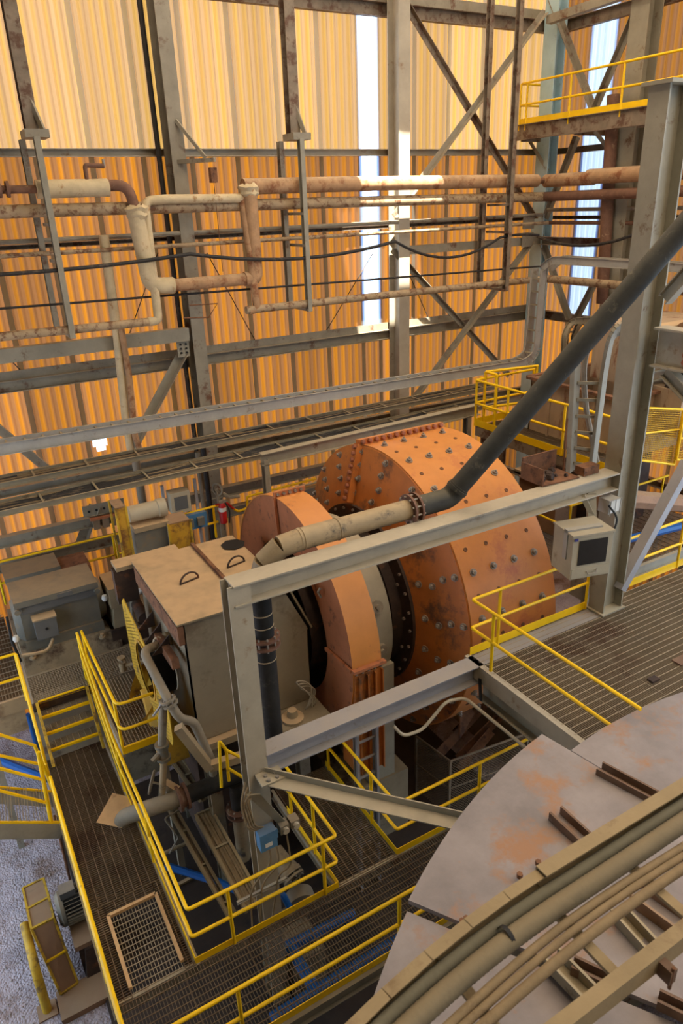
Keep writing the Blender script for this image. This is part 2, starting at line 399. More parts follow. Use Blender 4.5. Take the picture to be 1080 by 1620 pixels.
def part(mb, name, m, parent, label=None, kind=None, smooth=True):
    """a mesh in world coordinates that becomes a child of parent"""
    me = mb.mesh(name, M[m] if isinstance(m, str) else m, worg(parent), smooth)
    o = bpy.data.objects.new(name, me)
    COL.objects.link(o); o.parent = parent
    return setp(o, label, None, None, kind)

def inst(me, name, parent, loc, rot=None, label=None):
    """a part sharing mesh data, placed at a world location"""
    o = bpy.data.objects.new(name, me)
    COL.objects.link(o); o.parent = parent
    o.location = Vector(loc) - worg(parent)
    if rot is not None:
        o.rotation_mode = 'QUATERNION'; o.rotation_quaternion = rot
    return setp(o, label)

def solo(mb, name, m, label, cat, group=None, kind=None, smooth=True):
    xs = [p[0] for p in mb.v]; ys = [p[1] for p in mb.v]; zs = [p[2] for p in mb.v]
    org = ((min(xs) + max(xs)) / 2, (min(ys) + max(ys)) / 2, min(zs))
    me = mb.mesh(name, M[m] if isinstance(m, str) else m, org, smooth)
    o = bpy.data.objects.new(name, me)
    COL.objects.link(o); o.location = org
    return setp(o, label, cat, group, kind)

def struct(mb, name, m, label=None, smooth=True):
    me = mb.mesh(name, M[m] if isinstance(m, str) else m, (0, 0, 0), smooth)
    o = bpy.data.objects.new(name, me)
    COL.objects.link(o)
    return setp(o, label, None, None, 'structure')

# ------------------------------------------------------------------ the building shell
WY, WX = 17.6, 17.6
struct(MB().box((-14, -14, -0.3), (24, 24, 0)), 'floor', 'gravel', 'grey gravel ground of the plant floor')

# roof with one missing sheet that lets a shaft of sun through
RZ = 20.0
hx0, hx1, hy0, hy1 = 8.7, 11.2, 12.45, 14.1
rf = MB()
lights = []
x0 = -9.0
while x0 < 18.9:
    x1 = min(x0 + 1.4, 19.0)
    is_light = x0 > 1.0 and int(round((x0 + 9) / 1.4)) % 2 == 1
    for (a, b) in ((-12.0, hy0), (hy0, hy1), (hy1, 19.0)):
        if (a, b) == (hy0, hy1):
            segs = [(x0, min(x1, hx0)), (max(x0, hx1), x1)]
        else:
            segs = [(x0, x1)]
        for (u, v) in segs:
            if v - u < 0.02: continue
            if is_light:
                lights.append((u, v, a, b))
            else:
                rf.box((u, a, RZ), (v, b, RZ + 0.1))
    x0 = x1
ceiling = struct(rf, 'ceiling', 'roof', 'grey sheet roof with translucent strips over the mill hall')
for (u, v, a, b) in lights:
    part(MB().add([(u, a, RZ + 0.03), (v, a, RZ + 0.03), (v, b, RZ + 0.03), (u, b, RZ + 0.03)], [(0, 1, 2, 3)]), 'roof_light', SKYLIGHT, ceiling)
# closed sides behind and beside the camera; a tall doorway on the left lets in cool daylight
wl_ = MB(); wl_.box((-4.6, -12, 0), (-4.5, 8.0, RZ)); wl_.box((-4.6, 8.0, 9.0), (-4.5, 19, RZ))
struct(wl_, 'wall_left', 'roof', 'plain sheet wall with a tall doorway on the left side')
struct(MB().box((-4.6, -12.1, 0), (18, -12, RZ)), 'wall_front', 'roof', 'plain sheet wall behind the camera')

def sheet_mesh(name, w, h, axis, m, pitch=0.227, depth=0.045, hole=None):
    n = max(1, round(w / pitch)); p = w / n
    xs = []
    for i in range(n):
        for t, d in ((0.0, 0), (0.32, 0), (0.5, 1), (0.82, 1)):
            xs.append((i * p + t * p, d * depth))
    xs.append((w, 0))
    vs, fs, uv = [], [], []
    lev = [0, h]
    if hole:
        lev = [0] + list(hole[2]) + [h]
    nl = len(lev)
    for (a, d) in xs:
        for hh in lev:
            vs.append((a, d, hh) if axis == 'x' else (d, a, hh))
    for i in range(len(xs) - 1):
        for j in range(nl - 1):
            if hole and 0 < j < nl - 2 and i in hole[j - 1 if j < 3 else 1]:
                continue
            fs.append((nl * i + j, nl * i + nl + j, nl * i + nl + j + 1, nl * i + j + 1))
    me = bpy.data.meshes.new(name); me.from_pydata(vs, [], fs)
    ul = me.uv_layers.new(name='UVMap')
    for poly in me.polygons:
        for li in poly.loop_indices:
            v = me.vertices[me.loops[li].vertex_index].co
            ul.data[li].uv = ((v.x if axis == 'x' else v.y), v.z)
    me.materials.append(m)
    me.update()
    return me

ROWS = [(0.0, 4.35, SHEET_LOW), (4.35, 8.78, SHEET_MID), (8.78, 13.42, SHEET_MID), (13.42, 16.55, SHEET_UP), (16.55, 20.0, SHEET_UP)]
wall_back = thing('wall_back', 'translucent amber corrugated wall behind the mill', None, (0, WY, 0), None, 'structure')
wall_right = thing('wall_right', 'translucent amber corrugated wall at the far right', None, (WX, 0, 0), None, 'structure')
cache = {}
def hang_sheet(wall, axis, a, w, z0, z1, m):
    k = (axis, round(w, 3), round(z1 - z0, 3), m.name)
    torn = axis == 'x' and abs(a - 2.935) < 0.02 and abs(z0 - 4.35) < 0.01
    if torn:
        k = k + ('torn',)
    if k not in cache:
        cache[k] = sheet_mesh('cladding_sheet', w, z1 - z0, axis, m, hole=(range(3, 7), range(2, 8), (2.48, 2.6, 3.0)) if torn else None)
    o = inst(cache[k], 'cladding_sheet', wall, (a, WY, z0) if axis == 'x' else (WX, a, z0))
    return o
edges = [10.88 - 1.135 * k for k in range(15)][::-1]
redges = [11.47 + 1.135 * k for k in range(5)] + [17.6]
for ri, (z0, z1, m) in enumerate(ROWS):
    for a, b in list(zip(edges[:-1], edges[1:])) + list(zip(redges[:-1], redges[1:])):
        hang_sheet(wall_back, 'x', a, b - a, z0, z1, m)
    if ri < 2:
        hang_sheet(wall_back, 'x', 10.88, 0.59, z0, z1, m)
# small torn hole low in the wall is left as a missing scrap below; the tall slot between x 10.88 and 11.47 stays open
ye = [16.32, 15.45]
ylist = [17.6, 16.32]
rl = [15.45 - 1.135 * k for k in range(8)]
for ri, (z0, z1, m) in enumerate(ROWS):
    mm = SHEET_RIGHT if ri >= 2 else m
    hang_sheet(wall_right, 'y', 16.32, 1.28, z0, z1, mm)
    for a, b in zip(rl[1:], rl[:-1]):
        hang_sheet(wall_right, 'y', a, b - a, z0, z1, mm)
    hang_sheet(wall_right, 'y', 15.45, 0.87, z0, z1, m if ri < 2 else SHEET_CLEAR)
# battens over the sheet joints
def batten(wall, axis, a, z0, z1):
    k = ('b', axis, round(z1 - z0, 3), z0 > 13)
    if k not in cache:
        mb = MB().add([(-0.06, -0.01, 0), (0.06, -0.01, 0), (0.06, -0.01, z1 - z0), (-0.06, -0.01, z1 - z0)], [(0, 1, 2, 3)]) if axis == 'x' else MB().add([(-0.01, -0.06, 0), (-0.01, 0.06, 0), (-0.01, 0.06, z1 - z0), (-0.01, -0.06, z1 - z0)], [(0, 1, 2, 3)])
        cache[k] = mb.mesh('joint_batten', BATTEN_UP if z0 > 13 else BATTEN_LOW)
    inst(cache[k], 'joint_batten', wall, (a, WY, z0) if axis == 'x' else (WX, a, z0))
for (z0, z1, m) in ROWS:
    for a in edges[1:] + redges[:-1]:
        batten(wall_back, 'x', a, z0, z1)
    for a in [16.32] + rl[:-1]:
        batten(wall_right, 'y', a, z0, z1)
# horizontal girts
for zz, h in ((4.45, 0.22), (6.3, 0.2), (8.73, 0.26), (13.42, 0.16), (16.55, 0.3), (11.62, 0.1)):
    part(MB().channel((-4, WY - 0.03, zz), (WX, WY - 0.03, zz), 0.16, h, flip=1), 'girt', 'steel_wall' if zz < 10 else ('steel_clean' if 13 < zz < 14 else 'steel_rusty'), wall_back)
    part(MB().channel((WX - 0.03, 17.6, zz), (WX - 0.03, 7.5, zz), 0.16, h, flip=1), 'girt', 'steel_rusty', wall_right)
part(MB().box((-4, WY - 0.06, 8.86), (17.5, WY - 0.035, 9.05)), 'flashing_strip', 'steel_wall', wall_back)
part(MB().box((-4, WY - 0.06, 16.7), (17.5, WY - 0.035, 16.95)), 'flashing_strip', 'steel_wall', wall_back)

# ------------------------------------------------------------------ building columns and bracing
def column(x, y, w, h, z0, z1, m, label, up=(0, 1, 0), group=None):
    return solo(MB().ibeam((x, y, z0), (x, y, z1), w, h, 0.025, 0.02, up), 'steel_column', m, label, 'column', group)
column(5.78, 17.1, 0.32, 0.5, 0, 20, 'steel_wall', 'grey-brown wall column left of the white daylight slot')
column(11.78, 17.1, 0.34, 0.5, 0, 20, 'steel_clean', 'pale grey wall column beside the white daylight slot')
column(17.05, 17.15, 0.5, 0.36, 0, 20, 'steel_blue', 'pale blue corner column', up=(1, 0, 0))
column(17.0, 14.1, 0.55, 0.5, 0, 20, 'steel', 'broad grey column on the right wall behind the high walkway', up=(1, 0, 0))
big = thing('steel_column', 'tall grey column at the right, rising from the grated platform', 'column', (9.72, 7.5, 2.6))
part(MB().ibeam((9.72, 7.5, 2.6), (9.72, 7.5, 13.6), 0.34, 0.5, 0.03, 0.02, (1, 0, 0)), 'shaft', 'steel', big)
part(MB().box((9.42, 7.28, 5.26), (10.02, 7.72, 5.29)), 'base_plate', 'steel', big)
part(MB().box((9.4, 7.25, 13.58), (10.05, 7.75, 13.63)), 'cap_plate', 'steel', big)
for zz in (5.55, 9.8, 10.2):
    for yy in (7.4, 7.6):
        part(MB().lathe([(0, 0), (0, 0.03), (0.025, 0.03), (0.025, 0)], (9.985, yy, zz), (1, 0, 0), 6), 'bolt', 'bolt', big)

BR = 'diagonal wall bracing'
def brace(p0, p1, m, label, w=0.14, group=None):
    mb = MB().angle(p0, p1, w, 0.014, (0, -1, 0.01))
    return solo(mb, 'steel_brace', m, label, 'brace', group)
brace((11.77, 17.15, 16.95), (16.76, 17.15, 11.63), 'steel_rusty', 'rusty diagonal brace running down from the daylight slot to the pale blue corner column')
brace((16.48, 17.00, 16.73), (11.57, 17.00, 11.83), 'steel_wall', 'brown diagonal brace rising from the slot column to the top of the corner column')
brace((11.62, 17.15, 11.08), (16.12, 17.15, 6.99), 'steel', 'grey diagonal brace falling to the right below the white pipe')
brace((16.58, 17.00, 10.98), (12.24, 17.00, 6.81), 'steel_wall', 'grey-brown diagonal brace falling left from the corner column')
brace((5.51, 17.10, 9.06), (3.90, 17.10, 6.86), 'steel', 'short grey brace under the gusset at the left wall column', 0.2)
brace((0.99, 17.10, 8.16), (2.11, 17.10, 6.62), 'steel_wall', 'grey-brown brace falling right at the left edge of the back wall', 0.2)
brace((2.82, 17.10, 5.64), (2.22, 17.10, 4.51), 'steel_wall', 'dark brace rising to the gusset behind the yellow rail', 0.22)
brace((17.00, 17.33, 17.15), (17.00, 15.49, 14.28), 'steel_wall', 'brace descending right across the right wall above the high walkway', 0.15)
brace((17.00, 14.34, 16.51), (17.00, 15.49, 14.28), 'steel_wall', 'brace descending left across the bright slot of the right wall', 0.15)
brace((17.00, 16.00, 13.73), (17.00, 16.97, 11.62), 'steel_wall', 'brace descending left below the high walkway', 0.15)
brace((17.00, 17.10, 11.08), (17.00, 15.68, 8.79), 'steel', 'brace descending right behind the curved cable tray', 0.15)
brace((17.40, 15.25, 9.80), (17.40, 15.84, 8.68), 'steel', 'short brace crossing the lower bright slot of the right wall', 0.15)
for u, v, lab in ((833,383,'upper'), (840,345,'lower')):
    p = Vector((16.27, 16.90, 11.30)) + Vector((0, 0, 0.25 if lab == 'upper' else -0.25))
    solo(MB().box((p.x - 0.22, p.y - 0.01, p.z - 0.2), (p.x + 0.22, p.y + 0.01, p.z + 0.2)), 'gusset_plate', 'steel_wall', lab + ' bolted gusset plate beside the corner column', 'plate')
gp = thing('gusset_plate', 'bolted gusset plate behind the yellow rail on the back wall', 'plate', (2.92, 16.95, 5.50))
c0 = Vector((2.92, 16.95, 5.50))
part(MB().box((c0.x - 0.5, c0.y - 0.01, c0.z - 0.25), (c0.x + 0.5, c0.y + 0.015, c0.z + 0.25)), 'plate', 'steel_wall', gp)
for i in range(5):
    for j in (-1, 1):
        part(MB().lathe([(0, 0), (0, 0.03), (0.03, 0.03), (0.03, 0)], (c0.x - 0.36 + 0.18 * i, c0.y - 0.01, c0.z + 0.1 * j), (0, -1, 0), 6), 'bolt', 'black', gp)
gp2 = thing('gusset_plate', 'bolted gusset plate where the short brace meets the left wall column', 'plate', (5.40, 16.95, 9.17))
c0 = Vector((5.40, 16.95, 9.17))
part(MB().box((c0.x - 0.16, c0.y - 0.01, c0.z - 0.2), (c0.x + 0.14, c0.y + 0.015, c0.z + 0.18)), 'plate', 'steel', gp2)
for i in range(2):
    for j in range(3):
        part(MB().lathe([(0, 0), (0, 0.026), (0.03, 0.026), (0.03, 0)], (c0.x - 0.07 + 0.13 * i, c0.y - 0.01, c0.z - 0.1 + 0.1 * j), (0, -1, 0), 6), 'bolt', 'black', gp2)

def beam(p0, p1, w, h, m, label, name='steel_beam', kind='i', cat='beam', up=(0, 0, 1), flip=1):
    mb = MB()
    if kind == 'i': mb.ibeam(p0, p1, w, h, 0.02, 0.014, up)
    elif kind == 'c': mb.channel(p0, p1, w, h, 0.014, up, flip)
    else: mb.bar(p0, p1, w, h, up)
    return solo(mb, name, m, label, cat)
beam((0.3, 16.85, 9.5), (5.55, 16.85, 9.5), 0.2, 0.3, 'steel', 'grey channel beam on the left wall below the low lagged pipe', kind='c', flip=-1)
beam((11.95, 16.95, 11.0), (16.85, 16.95, 11.0), 0.2, 0.22, 'steel_wall', 'grey-brown beam between the slot column and the corner column', kind='c', flip=-1)
beam((16.9, 16.9, 11.0), (16.9, 14.4, 11.0), 0.2, 0.22, 'steel_rusty', 'brown beam crossing the bright slot of the right wall', kind='c')
beam((0.4, 16.9, 5.35), (9.5, 16.9, 5.35), 0.2, 0.26, 'steel_wall', 'dark upper wall beam behind the yellow motor rail')
beam((0.4, 16.9, 4.75), (9.5, 16.9, 4.75), 0.2, 0.26, 'steel_wall', 'dark lower wall beam behind the yellow motor rail')
beam((6.0, 16.9, 6.25), (16.8, 16.9, 6.25), 0.2, 0.26, 'steel_wall', 'dark wall beam behind the orange drum')
beam((16.60, 16.96, 16.59), (16.60, 12.74, 16.70), 0.2, 0.2, 'steel_wall', 'dark steel beam along the right wall above the high walkway', kind='b')
# thin diagonal tie wires on the wall
for a, b, lab in (((6.46, 17.57, 11.25), (7.65, 17.57, 8.79), 'slack thin wire falling right below the lagged loop'), ((11.24, 17.57, 10.96), (9.50, 17.57, 8.82), 'thin wire falling left toward the girt beside the bright slot'),
             ((12.12, 17.57, 10.91), (13.31, 17.57, 8.73), 'thin wire falling right beside the slot column'), ((5.26, 17.57, 11.32), (3.86, 17.57, 8.69), 'thin wire falling left behind the lagged riser'), ((1.46, 17.57, 9.55), (2.00, 17.57, 8.68), 'thin wire at the left edge of the wall')):
    solo(MB().tube([a, b], 0.012, 5), 'tie_wire', 'cable', lab, 'wire')


# ------------------------------------------------------------------ pipe rack along the back wall
def hanger(x, label, double):
    t = thing('pipe_hanger', label, 'hanger', (x, 16.05, 9.85), 'pipe hangers in front of the back wall')
    part(MB().ibeam((x, 16.35, 13.7), (x, 16.35, 20), 0.24, 0.26, 0.02, 0.016, (0, 1, 0)), 'upper_post', 'steel_rusty', t)
    part(MB().box((x - 0.2, 15.95, 13.58), (x + 0.24, 16.5, 13.72)), 'seat_plate', 'steel_wall', t)
    part(MB().bar((x + 0.16, 16.1, 13.72), (x + 0.02, 16.3, 14.35), 0.05, 0.09), 'knee_brace', 'steel_wall', t)
    part(MB().channel((x + 0.05, 16.0, 9.85), (x + 0.05, 16.0, 13.6), 0.11, 0.16, 0.014, (0, 1, 0)), 'front_post', 'steel', t)
    part(MB().channel((x - 0.1, 16.75, 9.85), (x - 0.1, 16.75, 13.6), 0.11, 0.16, 0.014, (0, 1, 0)), 'rear_post', 'steel_wall', t)
    for zz in (9.87, 11.35, 12.05):
        part(MB().bar((x, 15.95, zz), (x, 16.8, zz), 0.09, 0.06), 'cross_arm', 'steel_wall', t)
    return t
hanger(2.75, 'rusty pipe hanger at the left edge of the photo', True)
hanger(8.36, 'rusty pipe hanger between the lagged loop and the daylight slot', True)
t = thing('pipe_hanger', 'slender twin-bar rusty hanger left of the corner column', 'hanger', (14.6, 16.05, 9.8), 'pipe hangers in front of the back wall')
part(MB().channel((14.68, 15.95, 9.8), (14.68, 15.95, 20), 0.12, 0.16, 0.014, (0, 1, 0)), 'front_post', 'steel_rusty', t)
part(MB().channel((14.42, 16.75, 9.8), (14.42, 16.75, 20), 0.12, 0.16, 0.014, (0, 1, 0)), 'rear_post', 'steel_rusty', t)
for zz in (9.82, 11.35, 12.05):
    part(MB().bar((14.6, 15.9, zz), (14.6, 16.8, zz), 0.09, 0.06), 'cross_arm', 'steel_rusty', t)
# little bracket shelf on the left wall column
t = thing('wall_bracket', 'grey steel bracket with a small box hanging on the left wall column', 'bracket', (6.1, 16.6, 12.9))
part(MB().bar((5.75, 16.9, 13.2), (6.35, 16.2, 13.2), 0.1, 0.08), 'arm', 'steel_wall', t)
part(MB().bar((5.8, 16.85, 14.0), (6.2, 16.35, 13.25), 0.05, 0.07), 'strut', 'steel', t)
part(MB().box((6.22, 16.15, 12.75), (6.36, 16.3, 13.05)), 'box', 'rust', t)
part(MB().tube([(6.29, 16.22, 12.75), (6.3, 16.22, 10.9)], 0.008, 4), 'wire', 'rust', t)

PY = 16.3
def pipe(label, segs, name='pipe', cat='pipe', flanges=(), loc=None):
    """segs = [(part name, path, radius, material, fillet)]"""
    t = thing(name, label, cat, loc or segs[0][1][0])
    for (pn, path, r, m, fr) in segs:
        part(MB().tube(fillet(path, fr) if fr else path, r, 12), pn, m, t)
    for (p, d, r, w, m) in flanges:
        part(MB().lathe([(-w / 2, 0.0), (-w / 2, r), (w / 2, r), (w / 2, 0.0)], p, d, 16), 'flange', m, t)
    return t
# upper lagged pipe with its dropped loop
ZU = 12.66
pipe('cream lagged upper pipe that drops in a square loop, then runs rust-stained to the corner',
     [('bare_end', [(0.3, PY, 12.72), (2.75, PY, 12.7)], 0.075, 'pipe_rust', 0),
      ('lagging', [(2.62, PY, 12.7), (4.02, PY, 12.7)], 0.17, 'insul', 0),
      ('bare_elbow', [(3.9, PY, 12.74), (4.42, PY - 0.05, 12.74), (4.5, PY - 0.12, 12.1)], 0.11, 'pipe_rust', 0.3),
      ('lagging', [(4.47, PY - 0.12, 12.25), (4.58, PY - 0.12, 10.72), (5.1, PY - 0.12, 10.7)], 0.18, 'insul', 0.3),
      ('lagging', [(4.75, PY - 0.12, 10.7), (7.02, PY - 0.12, 10.7)], 0.135, 'insul_rust', 0),
      ('lagging', [(6.8, PY - 0.12, 10.7), (7.1, PY - 0.12, 10.7), (7.1, PY - 0.12, 12.66)], 0.16, 'insul_rust', 0.25),
      ('lagging', [(7.0, PY, ZU), (10.4, PY, ZU)], 0.17, 'insul_rust', 0),
      ('lagging', [(10.4, PY, ZU), (15.9, PY, ZU - 0.03)], 0.165, 'insul_rust', 0),
      ('bare_end', [(15.85, PY, ZU - 0.03), (16.45, PY, ZU - 0.03)], 0.08, 'pipe_rust', 0)],
     flanges=[((1.95, PY, 12.71), (1, 0, 0), 0.15, 0.06, 'pipe_rust'), ((2.1, PY, 12.71), (1, 0, 0), 0.15, 0.06, 'pipe_rust')])
# torn lagging collars
for p, d, lab in (((4.5, PY - 0.12, 12.2), (0, 0, 1), 'torn collar of lagging above the left drop of the loop'), ((7.1, PY - 0.08, 12.55), (0, 0, 1), 'torn wad of lagging at the top right of the loop')):
    mb = MB(); mb.lathe([(-0.12, 0.16), (-0.05, 0.23), (0.02, 0.2), (0.1, 0.24), (0.16, 0.13)], p, d, 14)
    mb.v = [(x + random.uniform(-0.02, 0.02), y + random.uniform(-0.02, 0.02), z + random.uniform(-0.03, 0.03)) for x, y, z in mb.v]
    solo(mb, 'torn_lagging', 'insul', lab, 'lagging')
pipe('peeling lower pipe running straight along the back wall under the lagged pipe',
     [('run', [(0.3, PY + 0.1, 12.33), (16.5, PY + 0.1, 12.21)], 0.125, 'pipe_peel', 0)])
pipe('white peeling low pipe with its own raised loop',
     [('run', [(0.2, PY - 0.25, 10.03), (4.55, PY - 0.25, 10.0)], 0.09, 'pipe_peel', 0),
      ('riser', [(4.4, PY - 0.25, 10.0), (4.62, PY - 0.25, 10.0), (4.72, PY - 0.05, 12.42), (5.1, PY - 0.05, 12.45), (7.0, PY - 0.05, 12.42)], 0.095, 'insul', 0.15),
      ('drop', [(6.85, PY - 0.05, 12.42), (6.95, PY - 0.05, 12.4), (7.0, PY - 0.25, 10.02), (6.8, PY - 0.25, 10.0)], 0.09, 'insul_rust', 0.12),
      ('run', [(6.72, PY - 0.25, 10.02), (10.5, PY - 0.25, 10.02), (16.2, PY - 0.25, 10.0)], 0.09, 'pipe_peel', 0)])
# vent stub with valve on the upper pipe
pipe('small rusty vent pipe with a tap on top of the lagged pipe',
     [('stub', [(3.62, PY, 12.85), (3.62, PY, 13.12), (4.0, PY, 13.1)], 0.045, 'pipe_rust', 0.06), ('tap', [(4.0, PY, 13.08), (4.0, PY, 13.22)], 0.03, 'bolt', 0)])
# pipes turning the corner onto the right wall
pipe('rust-stained lagged upper pipe on the right wall',
     [('lagging', [(16.3, 16.35, 12.62), (16.3, 14.6, 12.62)], 0.17, 'insul_rust', 0), ('lagging', [(16.3, 14.8, 12.66), (16.3, 9.0, 12.66)], 0.185, 'insul_rust', 0)])
pipe('dark brown bare pipe on the right wall', [('run', [(16.3, 16.55, 12.21), (16.3, 9.0, 12.24)], 0.125, 'pipe_rust', 0)])
pipe('peeling low pipe on the right wall behind the curved tray', [('run', [(16.25, 16.0, 10.0), (16.25, 9.0, 10.0)], 0.11, 'pipe_peel', 0)])
pipe('brown riser pipe in front of the right wall column', [('riser', [(16.60, 14.51, 14.53), (16.60, 14.36, 12.33), (16.60, 14.17, 9.43)], 0.16, 'pipe_rust', 0)])
# slim conduits
def thin(label, pts, r, m='pipe_rust', name='conduit', cat='conduit', fr=0):
    return solo(MB().tube(fillet(pts, fr) if fr else pts, r, 8), name, m, label, cat)
thin('upper slim brown conduit across the back wall', [(0.3, 16.9, 11.75), (16.8, 16.9, 11.72)], 0.05, 'steel_wall')
thin('lower slim brown conduit across the back wall', [(0.3, 16.6, 11.5), (16.8, 16.6, 11.5)], 0.045, 'pipe_peel')
thin('thin black pipe across the back wall above the low pipe', [(0.3, 16.3, 10.55), (16.8, 16.3, 10.32)], 0.025, 'cable')
thin('slim conduit on the right wall', [(16.8, 16.7, 11.5), (16.8, 9.0, 11.5)], 0.05, 'pipe_rust')
thin('second slim conduit on the right wall', [(16.8, 16.7, 11.85), (16.8, 9.0, 11.85)], 0.05, 'steel_wall')
thin('black sagging cable across the left of the back wall', sag((1.50, 16.00, 11.20), (5.49, 16.00, 11.34), 0.05) + sag((5.49, 16.00, 11.34), (10.90, 16.00, 11.31), 0.25)[1:], 0.04, 'cable', 'cable', 'cable')
thin('black sagging cable between the slot column and the corner', sag((10.90, 16.00, 11.31), (14.37, 16.00, 11.22), 0.45) + sag((14.37, 16.00, 11.22), (15.83, 16.00, 11.21), -0.05)[1:], 0.035, 'cable', 'cable', 'cable')
thin('black sagging cable on the right wall', sag((16.20, 16.42, 11.15), (16.20, 13.10, 11.24), 0.25), 0.04, 'cable', 'cable', 'cable')
# lagged down pipes at the left
pipe('twin lagged down pipe hanging on the left of the back wall',
     [('lagging', [(3.87, 16.70, 11.79), (3.83, 16.70, 9.91)], 0.11, 'insul', 0),
      ('lagging', [(3.83, 16.70, 9.91), (3.72, 16.70, 7.81), (3.72, 16.70, 7.00)], 0.09, 'insul', 0),
      ('lagging', [(3.92, 16.60, 9.84), (3.93, 16.60, 8.70), (3.86, 16.60, 7.35), (3.92, 16.60, 6.94)], 0.07, 'insul_rust', 0),
      ('lower_run', [(3.79, 16.65, 7.00), (3.80, 16.65, 5.56)], 0.1, 'pipe_grey', 0)])
# black service pipe beside left wall column
thin('dark vertical cable bundle beside the left wall column', [(5.45, 17.3, 20), (5.5, 17.3, 9.2), (5.55, 17.3, 3)], 0.06, 'cable', 'cable_bundle', 'cable')
# wire rack under the loop
t = thing('wire_rack', 'thin wire cable support below the lagged loop', 'rack', (5.39, 16.20, 10.01))
part(MB().tube([(5.24, 16.20, 9.98), (5.84, 16.20, 9.93), (6.09, 16.20, 10.22), (5.42, 16.20, 10.24)], 0.015, 5), 'wire', 'rust', t)

# ------------------------------------------------------------------ cable trays in front of the back wall
def ladder(label, path, w, h, side, m, rung_m=None, cables=0, rung=0.3, up=(0, 0, 1), rr=0.3, cable_m=None):
    """ladder cable tray: side = unit vector from the front rail to the rear rail"""
    t = thing('cable_tray', label, 'cable tray', path[0])
    s = Vector(side) * w
    P = fillet(path, rr, 6) if len(path) > 2 else [Vector(p) for p in path]
    for q in (Vector((0, 0, 0)), s):
        mb = MB()
        for a, b in zip(P[:-1], P[1:]):
            nrm = Vector(side).cross((b - a).normalized())
            mb.channel(a + q, b + q, 0.05, h, 0.012, nrm, 1 if q.length else -1)
        part(mb, 'side_rail', m, t)
    d = 0.0
    for a, b in zip(P[:-1], P[1:]):
        L = (b - a).length; dv = (b - a).normalized()
        nrm = Vector(side).cross(dv)
        while d < L:
            p = a + dv * d - nrm * (h * 0.3)
            part(MB().bar(p, p + s, 0.04, 0.025, nrm), 'rung', rung_m or m, t)
            d += rung
        d -= L
    for k in range(cables):
        f = (k + 0.5) / cables
        pts = []
        for a, b in zip(P[:-1], P[1:]):
            L = (b - a).length
            for i in range(max(1, int(L / 0.7))):
                pts.append(a.lerp(b, i / max(1, int(L / 0.7))))
        pts.append(P[-1])
        nr = Vector(side).cross((P[1] - P[0]).normalized())
        ph = random.random() * 9
        pts = [p + s * min(0.95, max(0.05, f + 0.06 * math.sin(ph + i * 0.9))) + nr * (-h * 0.05 + 0.05 * random.random()) for i, p in enumerate(pts)]
        part(MB().tube(pts, 0.02 + 0.018 * random.random(), 6), 'cable', cable_m or ('cable' if k % 4 else 'cable_dust'), t)
    return t
ladder('long grey cable tray that crosses the back wall, climbs at the corner and turns right',
       [(0.3, 15.0, 8.05), (14.6, 15.0, 7.88), (15.05, 15.0, 8.1), (15.1, 15.0, 10.4)], 0.001 + 0.3, 0.24, (0, 1, 0), 'galv', 'tray', 0, 0.35, rr=0.5)
ladder('grey cable tray at the right, leading from the top of the corner climb', [(15.1, 15.05, 10.4), (15.1, 14.7, 10.65), (15.1, 9.6, 10.65)], 0.3, 0.2, (1, 0, 0), 'galv', 'tray', 0, 0.35, rr=0.3)
ladder('upper dusty cable tray full of cables below the long grey tray', [(0.3, 15.35, 7.2), (14.0, 15.35, 7.25)], 0.45, 0.12, (0, 1, 0), 'tray', 'tray', 13, 1.1)
ladder('lower dusty cable tray heaped with black cables behind the drum', [(0.3, 14.75, 6.82), (13.8, 14.75, 6.95)], 0.6, 0.12, (0, 1, 0), 'tray', 'tray', 22, 1.1)
t = thing('gantry_frame', 'beige steel gantry behind the gear guard', 'frame', (6.15, 14.2, 3.6))
part(MB().ibeam((6.0, 14.2, 7.0), (12.3, 14.2, 7.12), 0.2, 0.28), 'beam', 'steel', t)
part(MB().channel((6.15, 14.2, 3.6), (6.15, 14.2, 7.0), 0.12, 0.2, 0.014, (0, 1, 0)), 'post', 'steel', t)
part(MB().channel((12.0, 14.2, 3.6), (12.0, 14.2, 7.0), 0.12, 0.2, 0.014, (0, 1, 0)), 'post', 'steel', t)
thin('slim pipe rail behind the drum', [(6.1, 14.35, 6.05), (12.1, 14.35, 6.15)], 0.03, 'pipe_grey')

# ------------------------------------------------------------------ high walkway on the right wall
def railing(label, pts, zd, post_at, top=1.07, toe=True, toe_segs=None, m='yellow', r=0.027, close=(), group=None, toe_h=0.11, toe_off=0.0, post_drop=0.0, mid=0.54, fr=0.05):
    """pts = plan points along the deck edge; a railing with top rail, mid rail, posts and toe board"""
    P3 = [Vector((p[0], p[1], p[2] if len(p) > 2 else zd)) for p in pts]
    t = thing('guard_rail', label, 'railing', P3[0], group)
    up = Vector((0, 0, 1))
    part(MB().tube(fillet([p + up * top for p in P3], fr, 3), r, 10), 'top_rail', m, t)
    part(MB().tube(fillet([p + up * mid for p in P3], fr, 3), r, 10), 'mid_rail', m, t)
    for (i, f) in post_at:
        p = P3[i].lerp(P3[i + 1], f)
        part(MB().tube([p - up * post_drop, p + up * top], r, 10), 'post', m, t)
    if toe:
        for si, (a, b) in enumerate(zip(P3[:-1], P3[1:])):
            if toe_segs is not None and si not in toe_segs: continue
            part(MB().bar(a + up * (toe_h / 2), b + up * (toe_h / 2), 0.01, toe_h), 'toe_board', m, t)
    return t

